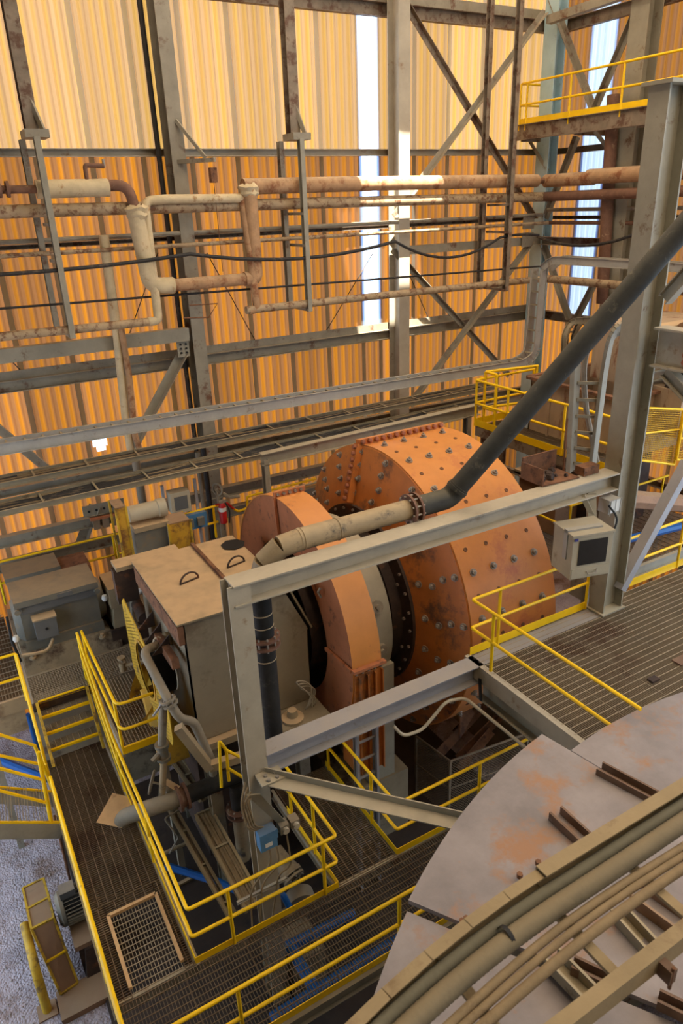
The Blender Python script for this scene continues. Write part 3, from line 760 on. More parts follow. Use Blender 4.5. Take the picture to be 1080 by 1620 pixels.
def grating(parent, x0, x1, y0, y1, z, along, m, pitch=0.04, cross=0.11, panel=1.0, depth=0.03, bt=0.006):
    """bearing bars run along 'along'; one mesh per panel"""
    L0, L1 = (y0, y1) if along == 'x' else (x0, x1)     # panels are stacked across the bearing bars
    n = max(1, round((L1 - L0) / panel)); w = (L1 - L0) / n
    for i in range(n):
        a, b = L0 + i * w + 0.006, L0 + (i + 1) * w - 0.006
        vs, fs = [], []
        def strip(p, q, half, h, zt):
            # a bar: top and two sides
            k = len(vs)
            if p[0] == q[0]:
                o = (half, 0)
            else:
                o = (0, half)
            for (cx, cy) in (p, q):
                vs.extend([(cx - o[0], cy - o[1], zt - h), (cx - o[0], cy - o[1], zt), (cx + o[0], cy + o[1], zt), (cx + o[0], cy + o[1], zt - h)])
            fs.extend([(k, k + 1, k + 5, k + 4), (k + 1, k + 2, k + 6, k + 5), (k + 2, k + 3, k + 7, k + 6)])
        nb = max(2, round((b - a) / pitch))
        for j in range(nb + 1):
            c = a + (b - a) * j / nb
            if along == 'x': strip((x0, c), (x1, c), bt / 2, depth, z)
            else: strip((c, y0), (c, y1), bt / 2, depth, z)
        C0, C1 = (x0, x1) if along == 'x' else (y0, y1)
        nc = max(1, round((C1 - C0) / cross))
        for j in range(nc + 1):
            c = C0 + (C1 - C0) * j / nc
            if along == 'x': strip((c, a), (c, b), 0.0055, 0.012, z + 0.002)
            else: strip((a, c), (b, c), 0.0055, 0.012, z + 0.002)
        org = worg(parent)
        me = bpy.data.meshes.new('grating_panel'); me.from_pydata([(p[0] - org.x, p[1] - org.y, p[2] - org.z) for p in vs], [], fs)
        me.materials.append(M[m]); me.update()
        o = bpy.data.objects.new('grating_panel', me); COL.objects.link(o); o.parent = parent

t = thing('high_walkway', 'high steel walkway along the right wall', 'walkway', (16.2, 12.0, 13.7))
part(MB().channel((16.2, 17.5, 13.92), (16.2, 9.0, 13.92), 0.1, 0.4, 0.016), 'edge_beam', 'steel_rusty', t)
grating(t, 16.22, 17.5, 9.0, 17.5, 14.07, 'x', 'grating', 0.06, 0.2, 1.4)
for yy in (17.3, 15.3, 13.3):
    part(MB().bar((16.2, yy, 13.75), (17.4, yy, 13.75), 0.1, 0.14), 'cross_beam', 'steel_rusty', t)
part(MB().bar((16.6, 17.4, 13.7), (17.0, 17.0, 12.9), 0.09, 0.09), 'knee_brace', 'steel_wall', t)
part(MB().bar((16.6, 15.0, 13.75), (16.9, 14.3, 12.9), 0.09, 0.09), 'knee_brace', 'steel_wall', t)
railing('yellow railing of the high walkway on the right wall', [(17.5, 17.45, 14.07), (16.2, 17.45, 14.07), (16.2, 9.0, 14.07)], 14.07,
        [(0, 1.0), (1, 0.03), (1, 0.22), (1, 0.42), (1, 0.62)], toe_h=0.2, post_drop=0.1, r=0.03)


# ------------------------------------------------------------------ the grinding mill
AX, AZ = 11.1, 4.86                      # axis height and depth; the axis runs along x
XA, XB, R = 7.12, 9.12, 3.0
mill = thing('grinding_mill', 'huge orange bolted grinding mill drum', 'mill', (8.1, AX, 0.0))
O = (0, AX, AZ)
shell = part(MB().lathe([(XA, R - 0.06), (XA, R), (XB, R), (XB, R - 0.25)], O, (1, 0, 0), 128), 'shell', 'orange', mill)
head = part(MB().lathe([(6.72, 1.86), (XA - 0.02, R - 0.03), (XA, R - 0.03)], O, (1, 0, 0), 128), 'feed_head', 'orange_head', mill)
part(MB().lathe([(XB - 0.01, R - 0.2), (XB + 0.45, 1.6), (XB + 1.2, 1.5), (XB + 1.2, 0)], O, (1, 0, 0), 96), 'discharge_head', 'darkrust', mill)
fl = part(MB().lathe([(6.74, 1.7), (6.74, 1.86), (6.66, 1.86), (6.66, 1.52), (6.5, 1.42), (6.5, 1.0)], O, (1, 0, 0), 96), 'head_flange', 'darkrust', mill)
part(MB().lathe([(6.6, 1.42), (6.1, 1.2), (5.3, 1.15), (4.9, 1.15)], O, (1, 0, 0), 72), 'trunnion', 'darkrust', mill)

def quat(v):
    return Vector(v).normalized().to_track_quat('Z', 'Y')
mb = MB()
mb.lathe([(0, 0.07), (0.016, 0.07), (0.016, 0.05)], (0, 0, 0), (0, 0, 1), 12)
mb.lathe([(0.016, 0.046), (0.055, 0.046), (0.062, 0.038), (0.062, 0.02)], (0, 0, 0), (0, 0, 1), 8)
mb.lathe([(0.062, 0.02), (0.09, 0.02), (0.09, 0)], (0, 0, 0), (0, 0, 1), 8)
BOLT = mb.mesh('liner_bolt', M['bolt'], smooth=False)
PLUG = MB().lathe([(0, 0.04), (0.01, 0.038), (0.01, 0.02), (0.004, 0.018), (0.004, 0)], (0, 0, 0), (0, 0, 1), 12).mesh('bolt_plug', M['rust'])
FB = MB().lathe([(0, 0.052), (0.045, 0.052), (0.06, 0.036), (0.06, 0)], (0, 0, 0), (0, 0, 1), 6).mesh('flange_bolt', M['boltrust'])
SB = MB().lathe([(0, 0.03), (0.04, 0.03), (0.04, 0)], (0, 0, 0), (0, 0, 1), 6).mesh('ring_bolt', M['bolt'])
def pol(x, r, a):
    return Vector((x, AX + r * math.cos(a), AZ + r * math.sin(a)))
# shell liner bolts; angle 0 = far side, 180 deg = near side (toward the camera), 90 deg = top
for k in range(20):
    a = math.radians(72 + k * 8.0)
    rad = Vector((0, math.cos(a), math.sin(a)))
    for j, xx in enumerate((7.36, 7.82, 8.3, 8.78)):
        aa = a
        rad = Vector((0, math.cos(aa), math.sin(aa)))
        inst(BOLT if (k % 2 == 0) else PLUG, 'liner_bolt' if k % 2 == 0 else 'bolt_plug', mill, pol(xx, R, aa), quat(rad))
# radial rows of bolts on the feed head
for k in range(20):
    a = math.radians(8 + k * 18)
    if math.sin(a) < -0.9: continue
    for j, f in enumerate((0.2, 0.45, 0.68, 0.9)):
        rr = 1.86 + (R - 0.03 - 1.86) * f; xx = 6.72 + (XA - 0.02 - 6.72) * f
        aa = a + (math.radians(2.0) if j == 1 else 0)
        n = Vector((-1.11, 0.38 * math.cos(aa), 0.38 * math.sin(aa)))
        inst(BOLT, 'liner_bolt', mill, pol(xx, rr, aa), quat(n))
# bolted split flanges: up the head and along the shell top
def rib(angle, name):
    a = math.radians(angle); rad = Vector((0, math.cos(a), math.sin(a))); tan = Vector((0, -math.sin(a), math.cos(a)))
    m1 = MB()
    p0, p1 = pol(6.70, 1.9, a), pol(XA, R, a)
    nrm = Vector((-0.95, 0.3 * rad.y, 0.3 * rad.z))
    m1.bar(p0 + nrm * 0.06, p1 + nrm * 0.06, 0.16, 0.14, nrm)
    part(m1, name, 'orange_head', mill)
    m2 = MB(); q0, q1 = pol(XA - 0.08, R + 0.05, a), pol(XB, R + 0.05, a)
    m2.bar(q0, q1, 0.16, 0.12, rad)
    part(m2, name, 'orange', mill)
    for i in range(9):
        p = p0.lerp(p1, (i + 0.5) / 9) + nrm * 0.13
        inst(FB, 'flange_bolt', mill, p, quat(nrm))
    for i in range(13):
        p = q0.lerp(q1, (i + 0.4) / 13) + tan * 0.08
        inst(FB, 'flange_bolt', mill, p + rad * 0.015, quat(tan))
rib(79, 'split_flange')
rib(259, 'split_flange')
# rings of bolts on the dark head flange
for k in range(30):
    a = math.radians(k * 12)
    inst(SB, 'ring_bolt', mill, pol(6.66, 1.78, a), quat((-1, 0, 0)))
    if k % 2 == 0:
        inst(SB, 'ring_bolt', mill, pol(6.655, 1.6, a + 0.1), quat((-1, 0, 0)))
bh = thing('bearing_housing', 'grey trunnion bearing housing between gear guard and drum', 'bearing', (6.0, AX, 1.0))
part(MB().lathe([(5.72, 1.1), (5.72, 1.75), (6.28, 1.75), (6.28, 1.1)], O, (1, 0, 0), 64), 'bearing_cap', 'steel', bh)
part(MB().box((5.7, AX - 1.75, 0), (6.3, AX + 1.75, AZ - 0.6)), 'pedestal', 'steel', bh)
for a in (158, 186):
    p = pol(6.0, 1.76, math.radians(a))
    part(MB().lathe([(-0.03, 0.13), (0.05, 0.13), (0.05, 0.05), (0.1, 0.05), (0.1, 0)], p, (p - Vector((6.0, AX, AZ))), 10), 'cap_boss', 'pipe_grey', bh)

# gear guard: a narrow orange drum left of the mill
GX0, GX1, GR = 5.01, 5.59, 2.42
guard = thing('gear_guard', 'orange ring-shaped gear guard between the feed box and the drum', 'gear guard', (5.3, AX, 1.8))
part(MB().lathe([(GX0 + 0.01, GR - 0.02), (GX0, GR), (GX1, GR), (GX1 - 0.01, GR - 0.02)], O, (1, 0, 0), 96), 'rim', 'guard_orange', guard)
part(MB().lathe([(GX0 + 0.02, 1.5), (GX0 + 0.02, GR - 0.01)], O, (1, 0, 0), 96), 'feed_side_plate', 'guard_face', guard)
part(MB().lathe([(GX1 - 0.02, 1.5), (GX1 - 0.02, GR - 0.01)], O, (1, 0, 0), 96), 'drum_side_plate', 'guard_face', guard)
part(MB().lathe([(GX0 + 0.02, 1.5), (GX1 - 0.02, 1.5)], O, (1, 0, 0), 72), 'bore_lining', 'black', guard)
for ang in (84, 177, 262):
    a = math.radians(ang); rad = Vector((0, math.cos(a), math.sin(a))); tan = Vector((0, -math.sin(a), math.cos(a)))
    part(MB().bar(pol(GX0 - 0.02, GR + 0.04, a), pol(GX1 + 0.05, GR + 0.04, a), 0.05, 0.1, rad), 'joint_flange', 'guard_face', guard)
    part(MB().bar(pol(GX0 - 0.02, 1.52, a), pol(GX0 - 0.02, GR, a), 0.06, 0.05, (1, 0, 0)), 'joint_flange', 'guard_face', guard)
    for i in range(5):
        inst(SB, 'joint_bolt', guard, pol(GX0 + 0.05 + 0.12 * i, GR + 0.05, a) + tan * 0.03, quat(tan))
# ribbed lower casing below the split
part(MB().box((GX0 + 0.03, AX - GR - 0.02, 2.7), (GX1 - 0.02, AX - GR + 0.5, AZ + 0.02)), 'lower_casing', 'orange_head', guard)
for xx in (5.12, 5.27, 5.42, 5.57):
    part(MB().box((xx - 0.012, AX - GR - 0.09, 2.7), (xx + 0.012, AX - GR, AZ)), 'casing_rib', 'orange_head', guard)
part(MB().tube([pol(GX0 - 0.05, 1.95, math.radians(140)) + Vector((0, 0, 0.06)), pol(GX0 - 0.1, 1.95, math.radians(140)), pol(GX0 - 0.05, 1.95, math.radians(140)) - Vector((0, 0, 0.12))], 0.025, 6), 'lifting_shackle', 'bolt', guard)

# ------------------------------------------------------------------ feed box
FX0, FX1, FY0, FY1, FZ0, FZ1 = 2.54, 4.75, 9.75, 12.32, 3.85, 6.22
fb = thing('feed_box', 'large dusty beige steel feed box in front of the gear guard', 'feed box', (3.6, 11.0, 2.6))
part(MB().prism([(FX0, FY0, FZ0), (FX1, FY0, FZ0), (FX1, FY0, 5.35), (4.35, FY0, FZ1), (FX0, FY0, FZ1)], (0, 0.03, 0)), 'front_plate', 'dustface', fb)
part(MB().prism([(FX0, FY1 - 0.03, FZ0), (FX1, FY1 - 0.03, FZ0), (FX1, FY1 - 0.03, 5.35), (4.35, FY1 - 0.03, FZ1), (FX0, FY1 - 0.03, FZ1)], (0, 0.03, 0)), 'rear_plate', 'dustface', fb)
part(MB().box((FX0, FY0, FZ0), (FX0 + 0.03, FY1, FZ1)), 'left_plate', 'dustface', fb)
part(MB().box((FX1 - 0.03, FY0, FZ0), (FX1, FY1, 5.35)), 'right_plate', 'dustface', fb)
xs = 3.63
part(MB().box((FX0 - 0.1, FY0 - 0.05, FZ1), (xs, FY1 + 0.03, FZ1 + 0.03)), 'lid_plate', 'dustbox', fb)
part(MB().box((xs + 0.012, FY0 - 0.05, FZ1), (4.42, FY1 + 0.03, FZ1 + 0.03)), 'lid_plate', 'dustbox', fb)
part(MB().prism([(4.42, FY0 - 0.02, FZ1 + 0.03), (4.8, FY0 - 0.02, 5.36), (4.8, FY1, 5.36), (4.42, FY1, FZ1 + 0.03)], (0.03, 0, 0.01)), 'sloped_plate', 'dustbox', fb)
part(MB().box((xs - 0.03, FY0 + 0.5, FZ1 + 0.02), (xs + 0.03, FY1 + 0.03, FZ1 + 0.09)), 'lid_joint_bar', 'rust', fb)
for (hx, hy) in ((3.1, 10.98), (4.03, 11.1)):
    mb = MB(); pts = [Vector((hx - 0.17 + 0.34 * 0, hy, 0))]
    pts = [Vector((hx + 0.18 * math.cos(PI * i / 8), hy + 0.04 * math.cos(PI * i / 8), FZ1 + 0.03 + 0.17 * math.sin(PI * i / 8))) for i in range(9)]
    mb.tube(pts, 0.018, 6); mb.bar((hx - 0.18, hy - 0.04, FZ1 + 0.04), (hx + 0.18, hy + 0.04, FZ1 + 0.04), 0.03, 0.02)
    part(mb, 'lifting_handle', 'darkrust', fb)
part(MB().lathe([(0, 0.02), (0.02, 0.24), (0.02, 0)], (4.3, 11.9, FZ1 + 0.03), (0, 0, 1), 7), 'dark_patch', 'black', fb)
# rusty stiffeners and perforated yellow guard on the left end
part(MB().box((FX0 - 0.1, FY0 - 0.05, 5.86), (FX0, FY1 - 0.1, 6.19)), 'end_stiffener', 'rust', fb)
part(MB().box((FX0 - 0.24, FY0 + 0.05, 5.4), (FX0 - 0.12, FY0 + 1.0, 5.58)), 'lower_stiffener', 'rust', fb)
for yy in (10.3, 10.75, 11.2):
    part(MB().prism([(FX0 - 0.42, yy, 5.45), (FX0 - 0.1, yy, 5.45), (FX0 - 0.1, yy, 5.75)], (0, 0.02, 0)), 'stiffener_rib', 'darkrust', fb)
gx = FX0 - 0.42
pts = [(gx, 12.2, 5.75), (gx, 10.2, 5.2), (gx, 9.78, 4.7), (gx, 9.78, 3.9), (gx, 10.6, 3.7), (gx, 12.2, 4.0)]
# perforated guard: strips around a round opening
mbg = MB()
N_ = 40
cy, cz, rr = 11.05, 4.72, 0.52
ring_o = []
def ray_hit(a):
    d = (math.cos(a), math.sin(a)); best = 9
    for (A, B) in zip(pts, pts[1:] + pts[:1]):
        ex, ez = B[1] - A[1], B[2] - A[2]; den = d[0] * ez - d[1] * ex
        if abs(den) < 1e-9: continue
        tt = ((A[1] - cy) * ez - (A[2] - cz) * ex) / den; uu = ((A[1] - cy) * d[1] - (A[2] - cz) * d[0]) / den
        if tt > 0 and -1e-6 <= uu <= 1 + 1e-6: best = min(best, tt)
    return best
vs = []
for i in range(N_):
    a = 2 * PI * i / N_; q = ray_hit(a)
    vs.append((gx, cy + rr * math.cos(a), cz + rr * math.sin(a))); vs.append((gx, cy + q * math.cos(a), cz + q * math.sin(a)))
vs2 = [(v[0] + 0.02, v[1], v[2]) for v in vs]
n2 = len(vs)
fs = []
for i in range(N_):
    j = (i + 1) % N_
    fs.append((2 * i, 2 * i + 1, 2 * j + 1, 2 * j)); fs.append((n2 + 2 * i, n2 + 2 * j, n2 + 2 * j + 1, n2 + 2 * i + 1))
    fs.append((2 * i, 2 * j, n2 + 2 * j, n2 + 2 * i)); fs.append((2 * i + 1, n2 + 2 * i + 1, n2 + 2 * j + 1, 2 * j + 1))
pg = thing('coupling_guard', 'perforated yellow guard plate with a round opening on the feed box end', 'guard', (gx, 11.0, 3.7))
part(MB().add(vs + vs2, fs), 'guard_plate', 'mesh_yellow', pg)
dots = MB()
for i in range(34):
    for j in range(24):
        yy, zz = 9.85 + i * 0.07, 3.8 + j * 0.07 + (0.035 if i % 2 else 0)
        if math.hypot(yy - cy, zz - cz) < rr + 0.08: continue
        ang = math.atan2(zz - cz, yy - cy)
        if math.hypot(yy - cy, zz - cz) > ray_hit(ang) - 0.08: continue
        s = 0.016
        dots.add([(gx - 0.004, yy - s, zz), (gx - 0.004, yy, zz - s), (gx - 0.004, yy + s, zz), (gx - 0.004, yy, zz + s)], [(0, 1, 2, 3)])
part(dots, 'perforations', 'black', pg, kind='stuff')
part(MB().lathe([(gx - 0.02, rr - 0.01), (gx - 0.02, rr + 0.05), (gx + 0.03, rr + 0.05)], (0, cy, cz), (1, 0, 0), 40), 'opening_rim', 'chute_yellow', pg)
part(MB().lathe([(gx + 0.1, 0.5), (FX0 - 0.02, 0.5)], (0, cy, cz), (1, 0, 0), 36), 'inner_drum', 'black', pg)
# yellow lower chute beside the steps
t = thing('spout_guard', 'worn yellow rounded spout guard below the perforated plate', 'guard', (2.2, 10.9, 3.2))
part(MB().lathe([(0, 0.55), (0.3, 0.55), (0.3, 0), ], (2.1, 11.55, 3.95), (0.5, 0, -0.3), 28), 'spout', 'chute_yellow', t)
part(MB().prism([(1.98, 10.55, 3.0), (2.5, 10.55, 3.0), (2.5, 11.2, 4.3), (2.02, 11.4, 4.1)], (0.02, -0.1, 0)), 'side_plate', 'chute_yellow', t)
# launder and legs below the feed box
t = thing('feed_box_support', 'dusty steel legs and ledge carrying the feed box', 'support', (3.6, 11.0, 0))
part(MB().box((FX0 - 0.1, FY0 - 0.14, FZ0 - 0.16), (FX1, FY0 + 0.12, FZ0 - 0.02)), 'front_ledge', 'dustbox', t)
part(MB().box((FX0 - 0.1, FY0, FZ0 - 0.16), (FX0 + 0.12, FY1, FZ0 - 0.02)), 'side_ledge', 'dustbox', t)
for (a, b) in ((2.75, 9.95), (4.55, 9.95), (2.75, 12.1), (4.55, 12.1)):
    part(MB().ibeam((a, b, 0), (a, b, FZ0 - 0.16), 0.22, 0.22, 0.02, 0.014, (0, 1, 0)), 'leg', 'steel_wall', t)
part(MB().box((2.6, 10.3, 0.6), (4.6, 12.0, 3.6)), 'discharge_hopper', 'darkrust', t)
# round bolted inspection boss on the ledge, with looping wires
t = thing('load_cell_mount', 'round dusty mount with looping wires beside the feed box', 'mount', (4.25, 9.25, 3.95))
part(MB().box((3.55, 9.05, 3.88), (4.75, 9.62, 3.95)), 'ledge', 'concrete', t)
part(MB().lathe([(0, 0.2), (0.05, 0.2), (0.08, 0.1), (0.2, 0.08), (0.2, 0)], (4.12, 9.3, 3.95), (0, 0, 1), 20), 'boss', 'dustbox', t)
for k in range(3):
    pp = [Vector((4.42 + 0.05 * k + 0.14 * math.sin(2.6 * PI * i / 24) , 9.38 + 0.03 * k, 3.97 + (0.66 - 0.1 * k) * math.sin(PI * i / 24))) for i in range(25)]
    part(MB().tube(pp, 0.012, 5), 'wire', 'steel_clean', t)

# ------------------------------------------------------------------ portal frame in the foreground of the mill
fr = thing('portal_frame', 'beige steel portal frame crossing in front of the mill', 'frame', (2.78, 7.5, 0))
part(MB().ibeam((2.6, 7.5, 7.84), (9.5, 7.5, 7.84), 0.32, 0.3, 0.022, 0.016), 'top_beam', 'steel_clean', fr)
part(MB().ibeam((2.68, 7.5, 0.0), (2.68, 7.5, 7.98), 0.3, 0.27, 0.022, 0.016, (0, 1, 0)), 'post', 'steel_clean', fr)
part(MB().ibeam((2.82, 7.5, 5.08), (9.5, 7.5, 5.08), 0.3, 0.34, 0.022, 0.016), 'lower_beam', 'steel_lilac', fr)
br = part(MB().prof((2.7, 7.28, 4.95), (5.4, 4.18, 4.95), [(-0.11, 0), (0.11, 0), (0.11, 0.018), (-0.09, 0.018), (-0.09, 0.12), (-0.11, 0.12)]), 'horizontal_brace', 'steel', fr)
part(MB().box((2.62, 7.1, 4.97), (2.98, 7.36, 5.0)), 'brace_gusset', 'steel', fr)
for i in range(2):
    for j in range(2):
        part(MB().lathe([(0, 0.028), (0.03, 0.028), (0.03, 0)], (2.74 + 0.13 * i, 7.15 + 0.1 * j, 5.0), (0, 0, 1), 6), 'gusset_bolt', 'bolt', fr)
# far right diagonal strut and girder at the tall column
beam((9.88, 7.42, 5.66), (11.31, 7.42, 7.81), 0.16, 0.2, 'steel_lilac', 'cool grey diagonal strut leaning away from the foot of the tall column', 'steel_strut', 'c', 'strut', (0, -1, 0))
t = thing('bolted_girder', 'deep bolted girder reaching toward the camera from the tall column', 'girder', (9.8, 5.5, 9.75))
part(MB().ibeam((9.85, 7.25, 10.04), (9.85, 2.5, 10.04), 0.3, 0.6, 0.03, 0.02), 'girder', 'steel_clean', t)
for i in range(2):
    for j in range(4):
        inst(FB, 'rivet', t, (9.835, 6.72 - 0.18 * i, 9.87 + 0.11 * j), quat((-1, 0, 0)))
solo(MB().ibeam((9.8, 7.2, 10.75), (9.8, 6.0, 12.2), 0.16, 0.2), 'steel_strut', 'steel', 'steep strut rising toward the camera above the bolted girder', 'strut')
solo(MB().ibeam((9.8, 7.0, 9.7), (9.8, 5.2, 8.5), 0.16, 0.2), 'steel_strut', 'steel', 'strut falling toward the camera below the bolted girder', 'strut')
beam((10.0, 7.5, 13.4), (16.5, 7.5, 13.4), 0.3, 0.4, 'steel', 'beam leaving the head of the tall column to the right')

# ------------------------------------------------------------------ black slurry pipe over the frame
PR = 0.15
sl = thing('slurry_pipe', 'thick slurry pipe falling diagonally from upper right, over the frame and down', 'pipe', (3.2, 8.0, 4.5))
e0, e1 = Vector((6.3, 7.85, 8.12)), Vector((9.0, 6.35, 11.95))
dd = (e1 - e0).normalized()
part(MB().tube([e0 + dd * 0.15, e1 + dd * 2.0], PR, 20), 'diagonal_run', 'pipe_black', sl)
part(MB().tube(fillet([(5.75, 7.85, 8.12), e0, e0 + dd * 0.25], 0.35, 4), PR * 1.06, 20), 'bend', 'pipe_black', sl)
part(MB().tube([e0 + dd * 0.16, e0 + dd * 0.22], PR * 1.14, 20), 'joint_ring', 'pipe_black', sl)
part(MB().tube([(4.35, 7.85, 8.12), (5.55, 7.85, 8.12)], PR, 20), 'tan_run', 'pipe_tan', sl)
part(MB().tube([(3.75, 7.85, 8.12), (4.36, 7.85, 8.12)], PR * 1.03, 20), 'tan_run', 'pipe_tan', sl)
for a_, b_ in (((3.82, 7.85, 8.12), (3.48, 7.87, 8.08)), ((3.5, 7.87, 8.085), (3.27, 7.93, 7.88)), ((3.285, 7.925, 7.9), (3.2, 8.0, 7.55))):
    part(MB().tube([a_, b_], PR * 1.03, 20), 'mitre_elbow', 'pipe_tan', sl)
part(MB().tube([(3.2, 8.0, 7.7), (3.2, 8.0, 6.72)], PR, 20), 'down_run', 'pipe_jet', sl)
part(MB().tube([(3.2, 8.0, 6.6), (3.2, 8.0, 4.45)], PR, 20), 'down_run', 'pipe_jet', sl)
def flange_pair(parent, p, d, r=0.23, gap=0.12, n=10, m='flange'):
    p, d = Vector(p), Vector(d).normalized()
    for s in (-1, 1):
        part(MB().lathe([(s * gap / 2 - 0.018, 0.1), (s * gap / 2 - 0.018, r), (s * gap / 2 + 0.018, r), (s * gap / 2 + 0.018, 0.1)], p, d, 24), 'flange', m, parent)
    ref = d.orthogonal().normalized()
    for k in range(n):
        a = 2 * PI * k / n
        q = Matrix.Rotation(a, 3, d) @ ref
        c = p + q * (r - 0.035)
        part(MB().tube([c - d * (gap / 2 + 0.05), c + d * (gap / 2 + 0.05)], 0.014, 6), 'flange_bolt', 'bolt', parent)
flange_pair(sl, (5.62, 7.85, 8.12), (1, 0, 0))
flange_pair(sl, (3.2, 8.0, 6.66), (0, 0, 1))
part(MB().tube([(3.2, 8.0, 6.66), (3.2, 8.0, 6.5)], PR * 0.9, 16), 'core', 'pipe_black', sl)
part(MB().tube([(5.5, 7.85, 8.12), (5.8, 7.85, 8.12)], PR * 0.95, 16), 'core', 'pipe_tan', sl)
for zz in (7.1, 6.9, 6.35):
    part(MB().lathe([(-0.01, PR), (0, PR + 0.006), (0.01, PR)], (3.2, 8.0, zz), (0, 0, 1), 20), 'weld_ring', 'pipe_tan', sl)
for xx in (4.35, 3.8):
    part(MB().lathe([(-0.012, PR * 1.03), (0, PR + 0.014), (0.012, PR * 1.03)], (xx, 7.85, 8.12), (1, 0, 0), 20), 'weld_ring', 'pipe_tan', sl)
# low black branch with valve, ending in the walkway plate
lb = thing('slurry_branch', 'low black slurry branch passing under the rail into the walkway', 'pipe', (1.05, 9.9, 2.6))
YB = 9.6
b0, b1, b2 = Vector((3.38, 9.60, 2.96)), Vector((2.08, 9.60, 2.98)), Vector((1.56, 9.60, 3.04))
part(MB().tube([b0 + Vector((0.4, 0, 0)), b1], 0.15, 18), 'black_run', 'pipe_jet', lb)
tq = Vector((3.04, 9.60, 2.78))
part(MB().tube([tq, tq - Vector((0, 0, 0.62))], 0.12, 16), 'tee_leg', 'pipe_jet', lb)
part(MB().tube([tq - Vector((0, 0, 0.6)), tq - Vector((0, 0, 1.8))], 0.13, 16), 'tan_leg', 'pipe_tan', lb)
flange_pair(lb, tq - Vector((0, 0, 0.62)), (0, 0, 1), 0.22, 0.12, 8)
part(MB().tube(fillet([b1, b2, (1.12, 9.95, 2.75), (1.1, 10.1, 2.45)], 0.3, 5), 0.14, 18), 'walkway_drop', 'pipe_grey', lb)
part(MB().lathe([(-0.09, 0.12), (-0.09, 0.23), (-0.04, 0.23), (-0.04, 0.18), (0.04, 0.18), (0.04, 0.23), (0.09, 0.23), (0.09, 0.12)], b1, (1, 0, 0), 20), 'valve_body', 'flange', lb)
part(MB().bar(b1 + Vector((-0.05, 0.05, 0.12)), b1 + Vector((-0.2, 0.25, 0.2)), 0.12, 0.14), 'valve_bonnet', 'dustbox', lb)
wl = MB(); cc = Vector((1.68, 9.90, 3.28)); ax = Vector((-0.8, 0.45, 0.25)).normalized()
rf_ = ax.orthogonal().normalized()
wl.tube([cc + (Matrix.Rotation(2 * PI * k / 20, 3, ax) @ rf_) * 0.19 for k in range(21)], 0.018, 6, False)
for k in range(5):
    wl.tube([cc, cc + (Matrix.Rotation(2 * PI * k / 5, 3, ax) @ rf_) * 0.19], 0.011, 5)
wl.tube([cc, b1 + Vector((-0.1, 0.15, 0.16))], 0.02, 6)
part(wl, 'hand_wheel', 'pipe_grey', lb)
solo(MB().prism([(0.71, 10.21, 2.62), (1.12, 10.74, 2.62), (1.38, 10.45, 2.62), (1.34, 9.97, 2.62), (1.05, 9.86, 2.62)], (0, 0, 0.012)), 'cover_plate', 'tan_plate', 'tan cover plate around the pipe on the left walkway', 'plate')
# shovel-like rusty scoop lying on the beam
sc = thing('rusty_scoop', 'rusty scoop tray with a handle resting on the portal beam', 'scoop', (8.3, 7.7, 8.0))
part(MB().prism([(8.0, 7.6, 8.0), (8.75, 7.55, 8.0), (8.75, 8.1, 8.0), (8.0, 8.15, 8.0)], (0, 0, 0.02)), 'tray', 'rust', sc)
part(MB().box((8.0, 8.08, 8.0), (8.75, 8.11, 8.35)), 'back_plate', 'rust', sc)
part(MB().box((7.98, 7.6, 8.0), (8.0, 8.1, 8.28)), 'side_plate', 'rust', sc)
part(MB().tube([(8.75, 7.9, 8.02), (8.78, 7.95, 8.9)], 0.018, 6), 'handle', 'rust', sc)
part(MB().box((8.85, 7.55, 8.0), (9.2, 7.75, 8.14)), 'block', 'rust', sc)
lump = MB()
for k in range(24):
    a = (8.1 + random.random() * 0.55, 7.68 + random.random() * 0.35, 8.03); s = 0.03 + 0.04 * random.random()
    lump.lathe([(0, s), (s, s * 0.7), (s * 1.2, 0)], a, (random.uniform(-.3, .3), random.uniform(-.3, .3), 1), 6)
part(lump, 'debris', 'darkrust', sc, kind='stuff')

# ------------------------------------------------------------------ right platform
rp = thing('grated_platform', 'large dusty grated platform at the right', 'platform', (6.6, 5.0, 4.8))
grating(rp, 6.68, 13.0, 4.3, 7.68, 5.25, 'y', 'grating_grey', 0.035, 0.12, 0.9)
part(MB().channel((6.62, 7.72, 5.1), (6.62, 3.5, 5.1), 0.1, 0.3, 0.014, flip=-1), 'edge_channel', 'steel_clean', rp)
part(MB().ibeam((6.78, 7.4, 4.78), (6.78, 3.5, 4.78), 0.3, 0.36), 'edge_beam', 'steel', rp)
for xx in (8.2, 11.2):
    part(MB().ibeam((xx, 7.6, 5.05), (xx, 4.0, 5.05), 0.15, 0.3), 'floor_beam', 'steel_wall', rp)
part(MB().bar((6.6, 7.3, 5.05), (6.6, 7.25, 4.65), 0.06, 0.02, (1, 0, 0)), 'black_mark', 'black', rp)
railing('yellow railing on the near corner of the grated platform', [(6.7, 4.45), (6.7, 7.68), (9.42, 7.68)], 5.25,
        [(0, 0.84), (1, 0.22), (1, 0.995)], post_drop=0.25, toe_h=0.15, toe_segs=(1,))
railing('yellow railing of the grated platform right of the tall column', [(10.1, 7.78), (13.0, 7.78)], 5.25, [(0, 0.7)], toe_h=0.15)
solo(MB().box((9.3, 5.6, 5.26), (9.72, 5.78, 5.28)), 'loose_plate', 'tankrust', 'small brown plate lying on the grated platform', 'plate')
solo(MB().box((8.55, 5.55, 5.255), (8.72, 5.66, 5.29)), 'loose_block', 'darkrust', 'small dark block lying on the grated platform', 'block')

